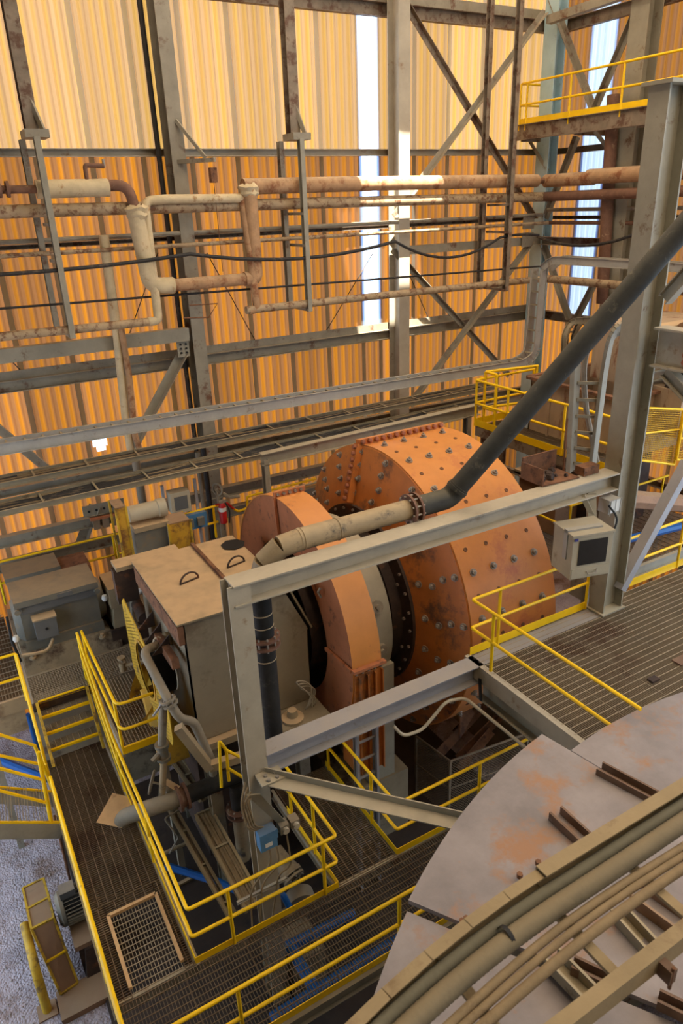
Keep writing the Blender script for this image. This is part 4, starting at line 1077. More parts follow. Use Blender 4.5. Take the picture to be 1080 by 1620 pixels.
# monitor cabinet on the tall column
mc = thing('monitor_cabinet', 'beige monitor cabinet hanging on the tall column', 'cabinet', (8.8, 7.3, 6.2))
def qbox(u0, u1, y0, y1, z0, z1): return MB().box((u0, y0, z0), (u1, y1, z1))
A3 = Vector((7.95, 6.85, 6.67)); A_ = Vector((A3.x, A3.y, 0)); ZB = A3.z; ddx = Vector((0.965, -0.26, 0)); ddy = Vector((0.26, 0.965, 0))
def rb(a0, a1, b0, b1, z0, z1):
    P = [A_ + ddx * a + ddy * b for a, b in ((a0, b0), (a1, b0), (a1, b1), (a0, b1))]
    return MB().prism([(p.x, p.y, z0) for p in P], (0, 0, z1 - z0))
part(rb(0, 0.7, 0, 0.55, ZB, ZB + 0.74), 'body', 'cabinet', mc)
part(rb(-0.02, 0.72, -0.02, 0.57, ZB + 0.74, ZB + 0.77), 'top_cover', 'cabinet', mc)
part(rb(0.11, 0.61, -0.012, 0.0, ZB + 0.24, ZB + 0.66), 'screen', 'screen', mc)
part(rb(0.02, 0.69, -0.008, 0.0, ZB + 0.02, ZB + 0.18), 'keyboard_flap', 'cabinet', mc)
hb_ = [A_ + ddx * a + ddy * b + Vector((0, 0, ZB + c)) for a, b, c in ((0.28, -0.01, 0.12), (0.3, -0.04, 0.07), (0.44, -0.04, 0.08), (0.47, -0.01, 0.13))]
part(MB().tube(hb_, 0.009, 5), 'flap_handle', 'bolt', mc)
part(rb(0.02, 0.08, -0.012, 0.0, ZB + 0.67, ZB + 0.71), 'sticker', 'sticker', mc)
part(rb(-0.02, -0.003, 0.14, 0.24, ZB + 0.3, ZB + 0.79), 'strap', 'galv', mc)
part(rb(-0.02, 0.6, 0.14, 0.24, ZB + 0.77, ZB + 0.8), 'strap', 'galv', mc)
part(MB().bar((8.75, 7.15, 6.95), (8.95, 7.45, 7.72), 0.14, 0.1), 'hanger_bar', 'steel', mc)
part(MB().bar((9.05, 7.15, 6.95), (8.75, 7.45, 7.72), 0.1, 0.08), 'hanger_bar', 'steel', mc)
part(MB().tube(fillet([(9.0, 7.0, 7.08), (9.2, 7.05, 7.35), (9.1, 7.2, 7.55)], 0.15), 0.018, 6), 'cable', 'black', mc)
lm = thing('floodlight', 'small floodlight fixed under the portal beam at the tall column', 'lamp', (9.25, 7.3, 7.4))
part(MB().box((9.12, 7.2, 7.38), (9.38, 7.42, 7.62)), 'housing', 'galv', lm)
part(MB().box((9.14, 7.19, 7.4), (9.36, 7.2, 7.6)), 'lens', 'white_plate', lm)
part(MB().bar((9.25, 7.4, 7.5), (9.55, 7.45, 7.55), 0.04, 0.04), 'arm', 'galv', lm)
for k in range(3): part(MB().tube([(9.12 + 0.12 * k, 7.17, 7.36), (9.12 + 0.12 * k, 7.17, 7.64)], 0.008, 5), 'cage_wire', 'galv', lm)


# ------------------------------------------------------------------ lower walkways
LW = 2.6
wa = thing('grated_walkway', 'dusty grated walkway leading up to the steps at the left', 'walkway', (0.76, 9.0, 2.3))
grating(wa, 0.24, 1.3, 8.55, 12.3, LW, 'x', 'grating', 0.04, 0.14, 0.95)
# walkway end with an open-mesh hatch
grating(wa, 0.24, 0.44, 6.93, 8.55, LW, 'x', 'grating', 0.04, 0.1, 1.62)
grating(wa, 1.18, 1.3, 6.93, 8.55, LW, 'x', 'grating', 0.04, 0.06, 1.62)
grating(wa, 0.44, 1.18, 8.3, 8.55, LW, 'x', 'grating', 0.04, 0.14, 0.3)
for xx in (0.21, 1.33):
    part(MB().channel((xx, 6.9, LW - 0.1), (xx, 12.4, LW - 0.1), 0.05, 0.2, 0.01, flip=1 if xx > 1 else -1), 'stringer', 'steel_wall', wa)
ht = thing('hatch_grating', 'open mesh hatch in a tan angle frame on the left walkway', 'hatch', (0.8, 7.6, 2.58))
grating(ht, 0.46, 1.16, 6.98, 8.28, LW, 'y', 'grating_grey', 0.045, 0.1, 0.8)
for (a, b) in (((0.45, 7.05), (0.45, 8.3)), ((1.17, 7.05), (1.17, 8.3)), ((0.45, 8.3), (1.17, 8.3))):
    part(MB().bar((a[0], a[1], LW + 0.025), (b[0], b[1], LW + 0.025), 0.05, 0.05), 'frame_bar', 'tan_plate', ht)
wb = thing('grated_walkway', 'long grated cross walkway along the bottom of the photo', 'walkway', (3.5, 6.2, 2.3))
grating(wb, 0.24, 7.4, 5.64, 6.9, LW, 'y', 'grating', 0.045, 0.105, 0.9)
for yy in (5.6, 6.93):
    part(MB().channel((0.2, yy, LW - 0.12), (7.4, yy, LW - 0.12), 0.06, 0.22, 0.01, flip=1 if yy < 6 else -1), 'stringer', 'steel_wall', wb)
wc = thing('grated_walkway', 'short grated walkway between the two pits', 'walkway', (4.2, 8.0, 2.3))
grating(wc, 3.66, 4.68, 6.95, 9.3, LW, 'x', 'grating', 0.04, 0.13, 0.8)
for xx in (3.63, 4.71):
    part(MB().channel((xx, 6.95, LW - 0.1), (xx, 9.3, LW - 0.1), 0.05, 0.2, 0.01, flip=1 if xx > 4 else -1), 'stringer', 'steel_wall', wc)
railing('yellow railing round the left pit, climbing beside the steps', [(1.33, 13.1, 3.6), (1.33, 10.9, LW), (1.33, 6.93, LW), (3.62, 6.93, LW), (3.62, 8.7, LW)], LW,
        [(0, 0.02), (1, 0.05), (1, 0.5), (2, 0.25), (2, 0.9), (3, 0.42), (3, 0.9)], toe_h=0.12)
railing('yellow railing down the outer left edge of the walkway', [(0.2, 10.5, LW), (0.2, 5.2, LW)], LW, [(0, 0.02), (0, 0.3), (0, 0.6)])
railing('long yellow railing along the bottom edge of the cross walkway', [(0.2, 5.6, LW), (7.4, 5.6, LW)], LW, [(0, 0.18), (0, 0.505), (0, 0.84)], toe_h=0.12)
railing('yellow railing round the right pit', [(7.6, 6.95, LW), (4.72, 6.95, LW), (4.72, 9.3, LW)], LW, [(0, 0.42), (1, 0.32), (1, 0.95)], toe_h=0.12)
# low yellow rail end seen between post and feed box
t = thing('guard_rail', 'short looped yellow rail end in front of the feed box ledge', 'railing', (2.59, 8.90, 3.59))
part(MB().tube(fillet([(2.58, 8.90, 3.53), (2.64, 8.90, 4.46), (2.74, 8.90, 4.22), (2.72, 8.90, 3.59)], 0.06), 0.027, 8), 'hoop', 'yellow', t)
part(MB().tube([(2.73, 8.90, 4.23), (3.11, 8.90, 3.79)], 0.027, 8), 'top_rail', 'yellow', t)
part(MB().tube([(2.72, 8.90, 3.86), (3.07, 8.90, 3.39)], 0.027, 8), 'mid_rail', 'yellow', t)
# steps
st = thing('step_stair', 'short yellow steps from the walkway up to the motor deck', 'stair', (0.8, 12.3, LW))
for xx in (0.33, 1.27):
    part(MB().bar((xx, 12.02, LW + 0.02), (xx, 12.8, 3.6), 0.05, 0.2, (0, -1, 0)), 'stringer', 'yellow_old', st)
for i, (yy, zz) in enumerate(((12.22, 2.85), (12.42, 3.1), (12.62, 3.35), (12.82, 3.58))):
    part(MB().bar((0.36, yy, zz), (1.24, yy, zz), 0.05, 0.05), 'nosing', 'yellow', st)
    grating(st, 0.36, 1.24, yy + 0.02, yy + 0.26, zz + 0.02, 'x', 'grating_grey', 0.03, 0.11, 0.3)
# motor deck
md = thing('motor_deck', 'grated deck in front of the big motor', 'deck', (1.0, 13.2, 3.3))
grating(md, 0.28, 2.5, 12.85, 13.75, 3.6, 'y', 'grating_grey', 0.05, 0.06, 1.1)
grating(md, 1.44, 2.1, 10.6, 12.8, 3.6, 'x', 'grating_grey', 0.05, 0.06, 1.1)
part(MB().box((1.4, 10.54, 3.52), (2.12, 10.58, 3.66)), 'toe_board', 'yellow', md)
part(MB().channel((1.4, 10.6, 3.5), (1.4, 13.0, 3.5), 0.05, 0.18, 0.01), 'stringer', 'steel_wall', md)
part(MB().channel((0.25, 12.82, 3.5), (1.4, 12.82, 3.5), 0.05, 0.18, 0.01), 'stringer', 'darkrust', md)
grating(md, -2.2, 0.2, 13.05, 16.8, 3.58, 'y', 'grating_grey', 0.06, 0.2, 1.2)
part(MB().box((-2.2, 13.05, 3.48), (0.2, 16.8, 3.52)), 'deck_plate', 'grating', md)
part(MB().box((-0.6, 13.0, 3.4), (0.2, 13.05, 3.7)), 'toe_board', 'dustbox', md)
part(MB().box((-0.6, 13.05, 2.9), (0.1, 13.2, 3.4)), 'edge_box', 'dustbox', md)
for (a, b) in ((0.3, 12.9), (2.1, 10.7), (-0.6, 13.2), (1.4, 12.9)):
    part(MB().bar((a, b, 0), (a, b, 3.45), 0.12, 0.12, (0, 1, 0)), 'leg', 'steel_wall', md)
railing('yellow railing on the side deck beside the perforated guard', [(1.42, 13.1, 3.6), (1.42, 10.4, 3.6), (2.05, 10.4, 3.6)], 3.6, [(0, 0.02), (0, 0.94)], toe=False, fr=0.15)
railing('yellow railing at the left edge turning down beside the steps', [(-1.6, 13.0, 3.6), (0.2, 13.0, 3.6), (0.2, 11.5, LW)], 3.6, [(0, 0.99), (1, 0.98)], toe=False)
railing('yellow railing behind the big motor', [(-1.0, 16.45, 4.0), (3.35, 16.45, 4.0)], 4.0, [(0, 0.3), (0, 0.9)], toe=False)
# concrete plinth under the motor
struct(MB().box((0.3, 13.78, 0), (5.9, 17.0, 3.58)), 'plinth', 'concrete', 'dusty concrete plinth under the motor')
struct(MB().box((5.2, 9.3, 0.0), (6.6, 13.6, 1.6)), 'mill_pier', 'concrete', 'concrete pier carrying the mill bearing')
struct(MB().box((9.6, 8.6, 0.0), (11.2, 13.6, 3.2)), 'mill_pier_far', 'concrete', 'concrete pier at the far end of the mill')
struct(MB().box((0.15, 4.6, 0.0), (8.8, 13.6, 0.05)), 'pit_floor', 'pitfloor', 'floor under the mill with walkway shade put into its dark colour')  # spread under the walkways so their shade is in the floor colour

# ------------------------------------------------------------------ the big motor
mo = thing('mill_motor', 'big dusty grey box-shaped mill motor at the left edge', 'motor', (1.2, 14.6, 3.58))
part(MB().prism([(0.32, 13.85, 3.58), (0.32, 15.3, 3.58), (0.32, 15.2, 4.0), (0.32, 13.98, 4.0)], (1.95, 0, 0)), 'skid_base', 'concrete', mo)
part(MB().box((0.46, 14.12, 4.0), (1.98, 14.95, 5.06)), 'body', 'motor', mo)
part(MB().box((0.44, 14.06, 4.0), (2.0, 14.14, 4.22)), 'foot_rail', 'motor', mo)
part(MB().prism([(0.38, 13.98, 5.06), (0.38, 15.02, 5.06), (0.38, 15.02, 5.19), (0.38, 13.98, 5.19)], (1.64, 0, 0)), 'lid', 'motor', mo)
part(MB().box((0.5, 14.05, 4.86), (1.95, 14.12, 5.05)), 'vent_band', 'motor_dark', mo)
jb = part(MB().box((0.66, 13.86, 4.3), (1.08, 14.12, 4.74)), 'terminal_box', 'motor_dark', mo)
part(MB().box((0.64, 13.84, 4.74), (1.1, 14.12, 4.77)), 'terminal_box_lid', 'dustbox', mo)
part(MB().lathe([(0, 0.03), (0.02, 0.03), (0.02, 0)], (0.87, 13.86, 4.52), (0, -1, 0), 10), 'box_lock', 'black', jb)
part(MB().box((1.2, 13.965, 5.08), (1.5, 13.98, 5.16)), 'name_plate', 'motor_dark', mo)
for xx in (0.42, 1.98):
    part(MB().lathe([(-0.03, 0.06), (0.03, 0.06), (0.03, 0)], (xx, 14.0, 4.98), (0, -1, 0), 8), 'lid_latch', 'motor', mo)
part(MB().lathe([(0, 0.0), (0, 0.5), (0.16, 0.42), (0.16, 0.12), (0.3, 0.12), (0.3, 0)], (1.98, 14.65, 4.5), (1, 0, 0), 28), 'end_bell', 'motor', mo)
part(MB().lathe([(0, 0.0), (0, 0.5), (0.12, 0.4), (0.12, 0)], (0.46, 14.65, 4.5), (-1, 0, 0), 28), 'end_bell', 'motor', mo)
part(MB().tube(fillet([(0.95, 13.95, 4.2), (0.8, 13.8, 4.05), (0.55, 13.75, 4.1), (0.3, 13.8, 4.12)], 0.2), 0.035, 8), 'conduit', 'dustbox', mo)
for (a, b) in ((0.5, 13.92), (1.9, 13.92)):
    part(MB().lathe([(0, 0.07), (0.04, 0.07), (0.04, 0.04), (0.1, 0.04), (0.1, 0)], (a, b, 3.9), (0, 0, 1), 10), 'anchor_bolt', 'dustbox', mo)
for (p, lab) in (((0.28, 14.0, 4.42), 0), ((2.12, 14.1, 4.72), 0)):
    part(MB().lathe([(-0.07, 0), (-0.06, 0.05), (0, 0.07), (0.06, 0.05), (0.07, 0)], p, (0, 0, 1), 12), 'oil_bottle', 'white_plate', mo)
part(MB().tube([(0.22, 14.1, 4.9), (0.2, 14.0, 4.4), (0.26, 13.95, 3.9)], 0.03, 6), 'sensor_cable', 'black', mo)
bx = thing('control_box', 'low dusty grey box behind the big motor', 'box', (0.96, 16.05, 3.58))
part(MB().box((0.42, 15.7, 3.58), (1.5, 16.4, 4.86)), 'body', 'motor_dark', bx)
part(MB().box((0.38, 15.6, 4.86), (1.54, 16.42, 5.0)), 'lid', 'motor', bx)
# bearing block and pinion between motor and feed box
bb = thing('pinion_bearing', 'dusty square bearing block between motor and feed box', 'bearing', (2.5, 14.3, 3.58))
part(MB().box((2.2, 14.0, 4.45), (2.72, 14.85, 4.92)), 'cap', 'dustbox', bb)
part(MB().prism([(2.18, 13.96, 4.0), (2.74, 13.96, 4.0), (2.66, 14.05, 4.45), (2.26, 14.05, 4.45)], (0, 0.8, 0)), 'base', 'dustbox', bb)
part(MB().box((2.1, 13.9, 3.58), (3.0, 15.0, 4.0)), 'sole_plate', 'darkrust', bb)
part(MB().tube(fillet([(2.85, 13.9, 4.75), (2.62, 13.8, 4.72), (2.55, 13.75, 4.3), (2.62, 13.7, 4.0), (2.85, 13.7, 4.0)], 0.1), 0.045, 8), 'oil_pipe', 'pipe_grey', bb)
part(MB().lathe([(0, 0.07), (0.16, 0.07), (0.16, 0)], (2.78, 13.88, 4.75), (1, 0, 0.2), 12), 'pipe_cap', 'white_plate', bb)
part(MB().tube([(2.72, 14.4, 4.5), (FX0 + 0.1, 13.0, 4.6)], 0.12, 12), 'shaft', 'darkrust', bb)
cp = thing('coupling_cover', 'dark rusty cover between bearing block and feed box', 'cover', (2.3, 14.9, 3.58))
part(MB().box((1.55, 15.4, 4.5), (2.15, 16.2, 4.95)), 'box', 'rust', cp)
part(MB().box((2.1, 12.4, 5.4), (2.5, 12.6, 6.1)), 'end_plate', 'darkrust', cp)
part(MB().box((2.15, 12.35, 6.1), (3.4, 12.75, 6.18)), 'ledge', 'dustbox', cp)
# tap with valve in front of it
tp = thing('drain_tap', 'small dusty drain valve beside the perforated guard', 'valve', (2.1, 12.9, 3.62))
part(MB().tube([(1.98, 12.55, 3.95), (2.4, 12.35, 4.05)], 0.035, 8), 'pipe', 'pipe_tan', tp)
part(MB().lathe([(-0.1, 0.07), (0.1, 0.07), (0.1, 0)], (1.98, 12.55, 3.95), (0, 0, 1), 10), 'body', 'pipe_tan', tp)
part(MB().lathe([(0.18, 0.02), (0.18, 0.08), (0.22, 0.08), (0.22, 0)], (1.98, 12.55, 3.95), (0, 0, 1), 12), 'wheel', 'pipe_tan', tp)
part(MB().tube([(1.98, 12.55, 4.0), (1.98, 12.55, 4.17)], 0.015, 6), 'stem', 'bolt', tp)

# ------------------------------------------------------------------ grey wash pipe from feed box end to pit
wp = thing('wash_pipe', 'grey jointed wash pipe bending down in front of the feed box', 'pipe', (2.0, 9.4, 2.6))
YW = 9.3
p1, p2, p3, p4, p5, p6 = Vector((2.36, 10.60, 5.44)), Vector((2.00, 10.40, 5.54)), Vector((2.12, 9.60, 4.98)), Vector((2.22, 9.50, 4.66)), Vector((2.44, 9.50, 4.52)), Vector((2.62, 9.40, 3.65))
part(MB().tube(fillet([p1, p2, p3], 0.15, 5), 0.075, 12), 'upper_run', 'pipe_grey', wp)
part(MB().tube(fillet([p3, p4, p5, p6], 0.12, 5), 0.075, 12), 'lower_run', 'pipe_grey', wp)
flange_pair(wp, p3, p4 - p3, 0.13, 0.08, 6, 'pipe_grey')
flange_pair(wp, p1, p2 - p1, 0.14, 0.1, 6, 'pipe_tan')
part(MB().lathe([(-0.08, 0.11), (0, 0.14), (0.08, 0.11)], p1 + Vector((0.1, 0.05, 0.02)), (1, 0, 0), 12), 'valve', 'pipe_tan', wp)
part(MB().tube([p6, p6 + Vector((0.02, 0.1, -0.35))], 0.07, 10), 'end', 'pipe_grey', wp)
vp = thing('valve_pipe', 'vertical grey pipe with a green-grey valve below the side deck', 'pipe', (2.0, 9.7, 1.0))
q1, q2, q3 = Vector((2.05, 9.70, 4.97)), Vector((1.91, 9.70, 4.11)), Vector((1.77, 9.70, 3.08))
part(MB().tube([q1, q2], 0.07, 12), 'upper_pipe', 'pipe_grey', vp)
part(MB().lathe([(-0.16, 0.07), (-0.16, 0.12), (-0.1, 0.12), (-0.1, 0.09), (0.1, 0.09), (0.1, 0.12), (0.16, 0.12), (0.16, 0.07)], q2 - Vector((0, 0, 0.12)), (0, 0, 1), 14), 'valve_body', 'motor', vp)
part(MB().tube([q2 - Vector((0, 0, 0.1)), q2 + Vector((-0.2, -0.05, -0.2))], 0.05, 8), 'actuator', 'motor', vp)
part(MB().tube([q2 - Vector((0, 0, 0.25)), q3], 0.06, 12), 'lower_pipe', 'pipe_tan', vp)
part(MB().bar(q1 + Vector((-0.05, -0.08, 0)), q1 + Vector((-0.22, -0.1, -0.15)), 0.025, 0.03), 'lever', 'steel_lilac', vp)
# sloping angle support in front of the feed box
beam((2.14, 9.35, 4.64), (2.52, 9.20, 3.72), 0.14, 0.14, 'dustbox', 'dusty sloping angle strut under the feed box corner', 'steel_strut', 'b', 'strut')
beam((2.50, 9.20, 3.76), (3.27, 9.20, 3.67), 0.14, 0.14, 'dustbox', 'dusty short beam behind the portal post', 'steel_beam', 'b')

# ------------------------------------------------------------------ contents of the left pit
def tray_run(label, p0, p1, w, n=3):
    return ladder(label, [p0, p1], w, 0.1, (1, 0, 0), 'tray_near', 'tray', n, 0.9, cable_m='cable_dust')
tray_run('upper beige cable tray descending through the left pit', (2.39, 10.04, 2.00), (2.41, 7.76, 2.00), 0.24, 9)
tray_run('slim beige cable tray beside the blue hose in the left pit', (2.06, 10.99, 1.70), (2.20, 8.03, 1.70), 0.06, 1)
tray_run('dark cable tray falling beside the feed box legs', (2.38, 11.78, 2.20), (2.54, 10.16, 2.20), 0.14, 3)
thin('blue hose lying in the left pit', [(1.74, 10.36, 0.80), (2.46, 9.49, 0.80), (2.90, 8.93, 0.70)], 0.07, 'blue_pipe', 'hose', 'hose')
thin('short blue hose end at the portal post', fillet([(3.05, 8.14, 1.60), (3.13, 8.03, 1.60), (3.20, 7.91, 1.30)], 0.1), 0.055, 'blue_pipe', 'hose', 'hose')
thin('bent thin pipe in the left pit', fillet([(2.20, 10.45, 1.90), (1.87, 10.39, 1.90), (2.03, 10.21, 1.50), (1.82, 10.23, 1.20)], 0.05), 0.018, 'pipe_grey', 'pipe', 'pipe')
thin('tan horizontal pipe in the left pit', [(1.68, 10.29, 1.20), (2.30, 10.28, 1.20)], 0.035, 'pipe_tan', 'pipe', 'pipe')
solo(MB().bar((1.92, 10.45, 0.08), (2.29, 10.47, 0.08), 0.07, 0.05), 'steel_strip', 'dustbox', 'short perforated steel strip in the left pit', 'strip')
pm = thing('slurry_pump', 'tan pump casing with flanged elbow behind the portal post', 'pump', (3.50, 8.68, 0.90))
e0 = Vector((3.31, 8.66, 1.90)); e1 = Vector((3.40, 8.20, 1.70))
part(MB().tube([e0, e0.lerp(e1, 0.5), e1], [0.13, 0.15, 0.2], 16), 'discharge_cone', 'pipe_tan', pm)
flange_pair(pm, e1, e1 - e0, 0.2, 0.1, 8, 'pipe_tan')
part(MB().lathe([(-0.12, 0.1), (-0.12, 0.26), (0.12, 0.26), (0.12, 0.1)], e1 + Vector((0.05, -0.15, -0.5)), (0.2, 1, 0), 24), 'casing', 'pipe_grey', pm)
part(MB().box((2.9, 7.3, 0.05), (3.5, 8.3, 0.9)), 'base', 'concrete', pm)
# cabling and boxes on the portal post
jb = thing('junction_box', 'blue junction box on the portal post', 'box', (2.65, 7.28, 3.81))
c0 = Vector((2.65, 7.26, 3.93))
part(MB().box((c0.x - 0.13, c0.y - 0.12, c0.z - 0.15), (c0.x + 0.13, c0.y + 0.04, c0.z + 0.17)), 'body', 'blue_box', jb)
part(MB().box((c0.x - 0.14, c0.y - 0.14, c0.z + 0.02), (c0.x + 0.14, c0.y - 0.12, c0.z + 0.18)), 'lid', 'blue_box', jb)
part(MB().box((c0.x - 0.06, c0.y - 0.125, c0.z - 0.09), (c0.x + 0.05, c0.y - 0.12, c0.z - 0.02)), 'label_plate', 'white_plate', jb)
gb = thing('gauge_cluster', 'grey instrument block beside the blue junction box', 'instrument', c0 + Vector((0.35, 0, 0)))
for k in range(2):
    part(MB().box((c0.x + 0.2 + 0.17 * k, c0.y - 0.1, c0.z - 0.02 + 0.02 * k), (c0.x + 0.34 + 0.17 * k, c0.y + 0.05, c0.z + 0.13)), 'block', 'pipe_grey', gb)
    part(MB().lathe([(0, 0.05), (0.05, 0.05), (0.05, 0)], (c0.x + 0.27 + 0.17 * k, c0.y - 0.1, c0.z + 0.06), (0, -1, 0), 12), 'dial', 'steel_clean', gb)
part(MB().bar((c0.x - 0.1, c0.y + 0.05, c0.z - 0.05), (c0.x + 0.55, c0.y + 0.05, c0.z - 0.05), 0.03, 0.08), 'bracket', 'steel', gb)
for k in (0, 2, 5):
    x0 = c0.x - 0.08 + 0.06 * k
    thin('thin cable %s looping down the portal post from the blue box' % ('nearest the left edge', 'second from the left', 'third from the left', 'third from the right', 'second from the right', 'nearest the right edge')[k],
         fillet([(x0 + 0.1, c0.y - 0.02, c0.z - 0.15), (x0 + 0.12, c0.y - 0.06, c0.z - 0.5 - 0.05 * k), (x0 - 0.25 + 0.03 * k, c0.y - 0.05, c0.z - 0.8), (x0 - 0.3, c0.y - 0.02, c0.z - 1.9)], 0.2), 0.014, 'cable_dust', 'cable', 'cable')
for k in range(4):
    x0 = c0.x - 0.2 + 0.035 * k
    thin(('outermost', 'outer', 'inner', 'innermost')[k] + ' cable looped on the left flange of the portal post',
         fillet([(x0, 7.3, 5.0 - 0.1 * k), (x0 - 0.12, 7.25, 4.7), (x0 - 0.05, 7.25, 4.2), (x0 + 0.1, 7.28, c0.z + 0.15)], 0.2), 0.014, 'cable_dust', 'cable', 'cable')
solo(MB().prism([(2.45, 7.28, 4.78), (2.62, 7.2, 4.78), (2.95, 7.2, 4.1), (2.85, 7.28, 4.05)], (0, 0.03, 0)), 'post_bracket', 'steel', 'grey slanted bracket plate on the portal post above the blue box', 'bracket')
for zz, lab in ((2.95, 'upper'), (2.75, 'lower')):
    solo(MB().channel((2.1, 7.25, zz), (2.9, 7.25, zz), 0.04, 0.05, 0.006), 'strut_channel', 'galv', lab + ' slotted channel strip across the portal post', 'channel')

# ------------------------------------------------------------------ right pit
cg = thing('mesh_cage', 'chain-link scrap cage in the right pit', 'cage', (6.6, 8.0, 0.0))
k0, k1, k2 = Vector((7.29, 9.97, 1.60)), Vector((7.44, 8.99, 1.60)), Vector((9.37, 8.76, 1.60))
for p in (k0, k1, k2):
    part(MB().bar((p.x, p.y, 0.05), (p.x, p.y, 1.6), 0.05, 0.05, (0, 1, 0)), 'post', 'cage', cg)
def wire_panel(a, b, z0, z1):
    mb = MB(); n = int((b - a).length / 0.07); h = z1 - z0; L = (b - a).length
    k = -int(h / 0.07)
    while k * 0.07 < L:
        for s in (1, -1):
            t0, t1 = k * 0.07, k * 0.07 + h
            za, zb = (z0, z1) if s > 0 else (z1, z0)
            c0_, c1_ = max(0, t0), min(L, t1)
            if c1_ > c0_:
                f0, f1 = (c0_ - t0) / h, (c1_ - t0) / h
                mb.tube([a.lerp(b, c0_ / L).xy.to_3d() + Vector((0, 0, za + (zb - za) * f0)), a.lerp(b, c1_ / L).xy.to_3d() + Vector((0, 0, za + (zb - za) * f1))], 0.005, 4, False)
        k += 1
    part(mb, 'wire_mesh', 'cage', cg, kind='stuff')
    part(MB().tube([(a.x, a.y, z1), (b.x, b.y, z1)], 0.025, 8), 'top_bar', 'cage', cg)
    part(MB().tube([(a.x, a.y, (z0 + z1) / 2), (b.x, b.y, (z0 + z1) / 2)], 0.016, 8), 'mid_bar', 'cage', cg)
wire_panel(k0, k1, 0.1, 1.6); wire_panel(k1, k2, 0.1, 1.6)
SC = 'scrap steel in the cage'
mid = k0.lerp(k2, 0.5)
for i, (dx, dy, dz, an, L, lab) in enumerate(((0.0, 0.5, 1.45, 0.5, 1.6, 'rusty angle iron leaning out of the scrap cage'), (0.4, 0.3, 1.25, 0.4, 1.5, 'second rusty bar slanting across the scrap cage'),
                                 (0.1, 0.1, 1.15, 0.55, 1.2, 'short rusty bar low in the scrap cage'), (0.7, 0.7, 1.6, 0.45, 1.7, 'long rusty beam at the back of the scrap cage'))):
    c = mid + Vector((dx, dy, 0)); c.z = dz
    d = Vector((math.cos(an), math.sin(an) * 0.4, 0.25)).normalized() * L / 2
    solo(MB().angle(c - d, c + d, 0.2, 0.02, (0.3, -0.5, 1)), 'scrap_bar', 'rust', lab, 'scrap', SC)
c = mid + Vector((-0.25, 0.15, 0)); c.z = 1.5
solo(MB().prism([c, c + Vector((0.6, 0.25, 0.25)), c + Vector((0.5, 0.5, 0.75)), c + Vector((0.35, 0.45, 0.7))], (0.02, -0.03, 0)), 'scrap_plate', 'rust', 'triangular rusty plate sticking out of the scrap cage', 'scrap', SC)
thin('white bent conduit hanging under the lower portal beam', fillet([(4.97, 7.40, 4.76), (5.08, 7.30, 4.57), (5.46, 7.30, 4.53), (5.91, 7.30, 4.89), (6.30, 7.30, 4.80), (6.62, 6.20, 4.43)], 0.12), 0.028, 'steel_clean')
cs = thing('cable_riser', 'grey cable riser with rungs behind the right pit rail', 'cable tray', (5.0, 8.6, 0))
for xx in (4.95, 5.35):
    part(MB().channel((xx, 8.5, 0.0), (xx, 8.5, 4.3), 0.05, 0.14, 0.01, (0, 1, 0)), 'side_rail', 'steel_lilac', cs)
for k in range(10):
    part(MB().bar((4.95, 8.5, 0.4 + 0.4 * k), (5.35, 8.5, 0.4 + 0.4 * k), 0.04, 0.03), 'rung', 'steel_lilac', cs)
# blue pipes seen through the cross walkway
for i, (a, b, lab) in enumerate((((4.19, 7.49, 1.00), (2.66, 7.57, 1.00), 'blue pipe under the middle of the cross walkway'), ((2.98, 7.63, 1.00), (2.99, 6.65, 1.00), 'blue pipe branch under the cross walkway'),
                       ((4.61, 6.58, 1.20), (2.19, 6.54, 1.20), 'blue pipe below the near edge of the cross walkway'))):
    thin(lab, [a, b], 0.09, 'blue_pipe', 'pipe', 'pipe')
beam((0.6, 4.9, 1.9), (6.5, 5.05, 1.9), 0.2, 0.24, 'steel_lilac', 'grey beam below the bottom railing')

# ------------------------------------------------------------------ left stair flight and lower-left pump drive
ls = thing('stair_flight', 'yellow stair flight entering at the left edge of the photo', 'stair', (-0.4, 11.0, 2.6))
n0, n1 = Vector((0.19, 10.58, 2.58)), Vector((-1.03, 10.58, 3.27))
f0, f1 = Vector((0.22, 11.40, 2.57)), Vector((-0.94, 11.40, 3.33))
part(MB().bar(n0, n1, 0.03, 0.06), 'near_stringer_flange', 'yellow', ls)
part(MB().bar(n0 - Vector((0, 0, 0.18)), n1 - Vector((0, 0, 0.18)), 0.04, 0.3), 'near_stringer', 'steel_wall', ls)
part(MB().bar(f0, f1, 0.03, 0.06), 'far_stringer_flange', 'yellow', ls)
part(MB().bar(f0 - Vector((0, 0, 0.18)), f1 - Vector((0, 0, 0.18)), 0.04, 0.3), 'far_stringer', 'steel_wall', ls)
for i in range(5):
    a = n0.lerp(n1, 0.12 + i * 0.2); b = f0.lerp(f1, 0.12 + i * 0.2)
    for k in range(5):
        o_ = Vector((0.045 * k, 0, -0.05))
        part(MB().bar(a + o_, b + o_, 0.008, 0.03), 'tread_bar', 'grating_grey', ls)
for (s, e, nm) in (((0.10, 11.40, 3.71), (-0.69, 11.40, 4.48), 'far_top_rail'), ((0.10, 11.40, 3.29), (-0.79, 11.40, 4.04), 'far_mid_rail'), ((0.07, 10.60, 3.60), (-0.78, 10.60, 4.40), 'near_top_rail'), ((0.04, 10.60, 3.11), (-0.87, 10.60, 3.99), 'near_mid_rail')):
    part(MB().tube([s, e], 0.027, 8), nm, 'yellow', ls)
part(MB().tube([(0.10, 11.40, 3.71), (0.22, 11.40, 2.57)], 0.03, 8), 'post', 'yellow', ls)
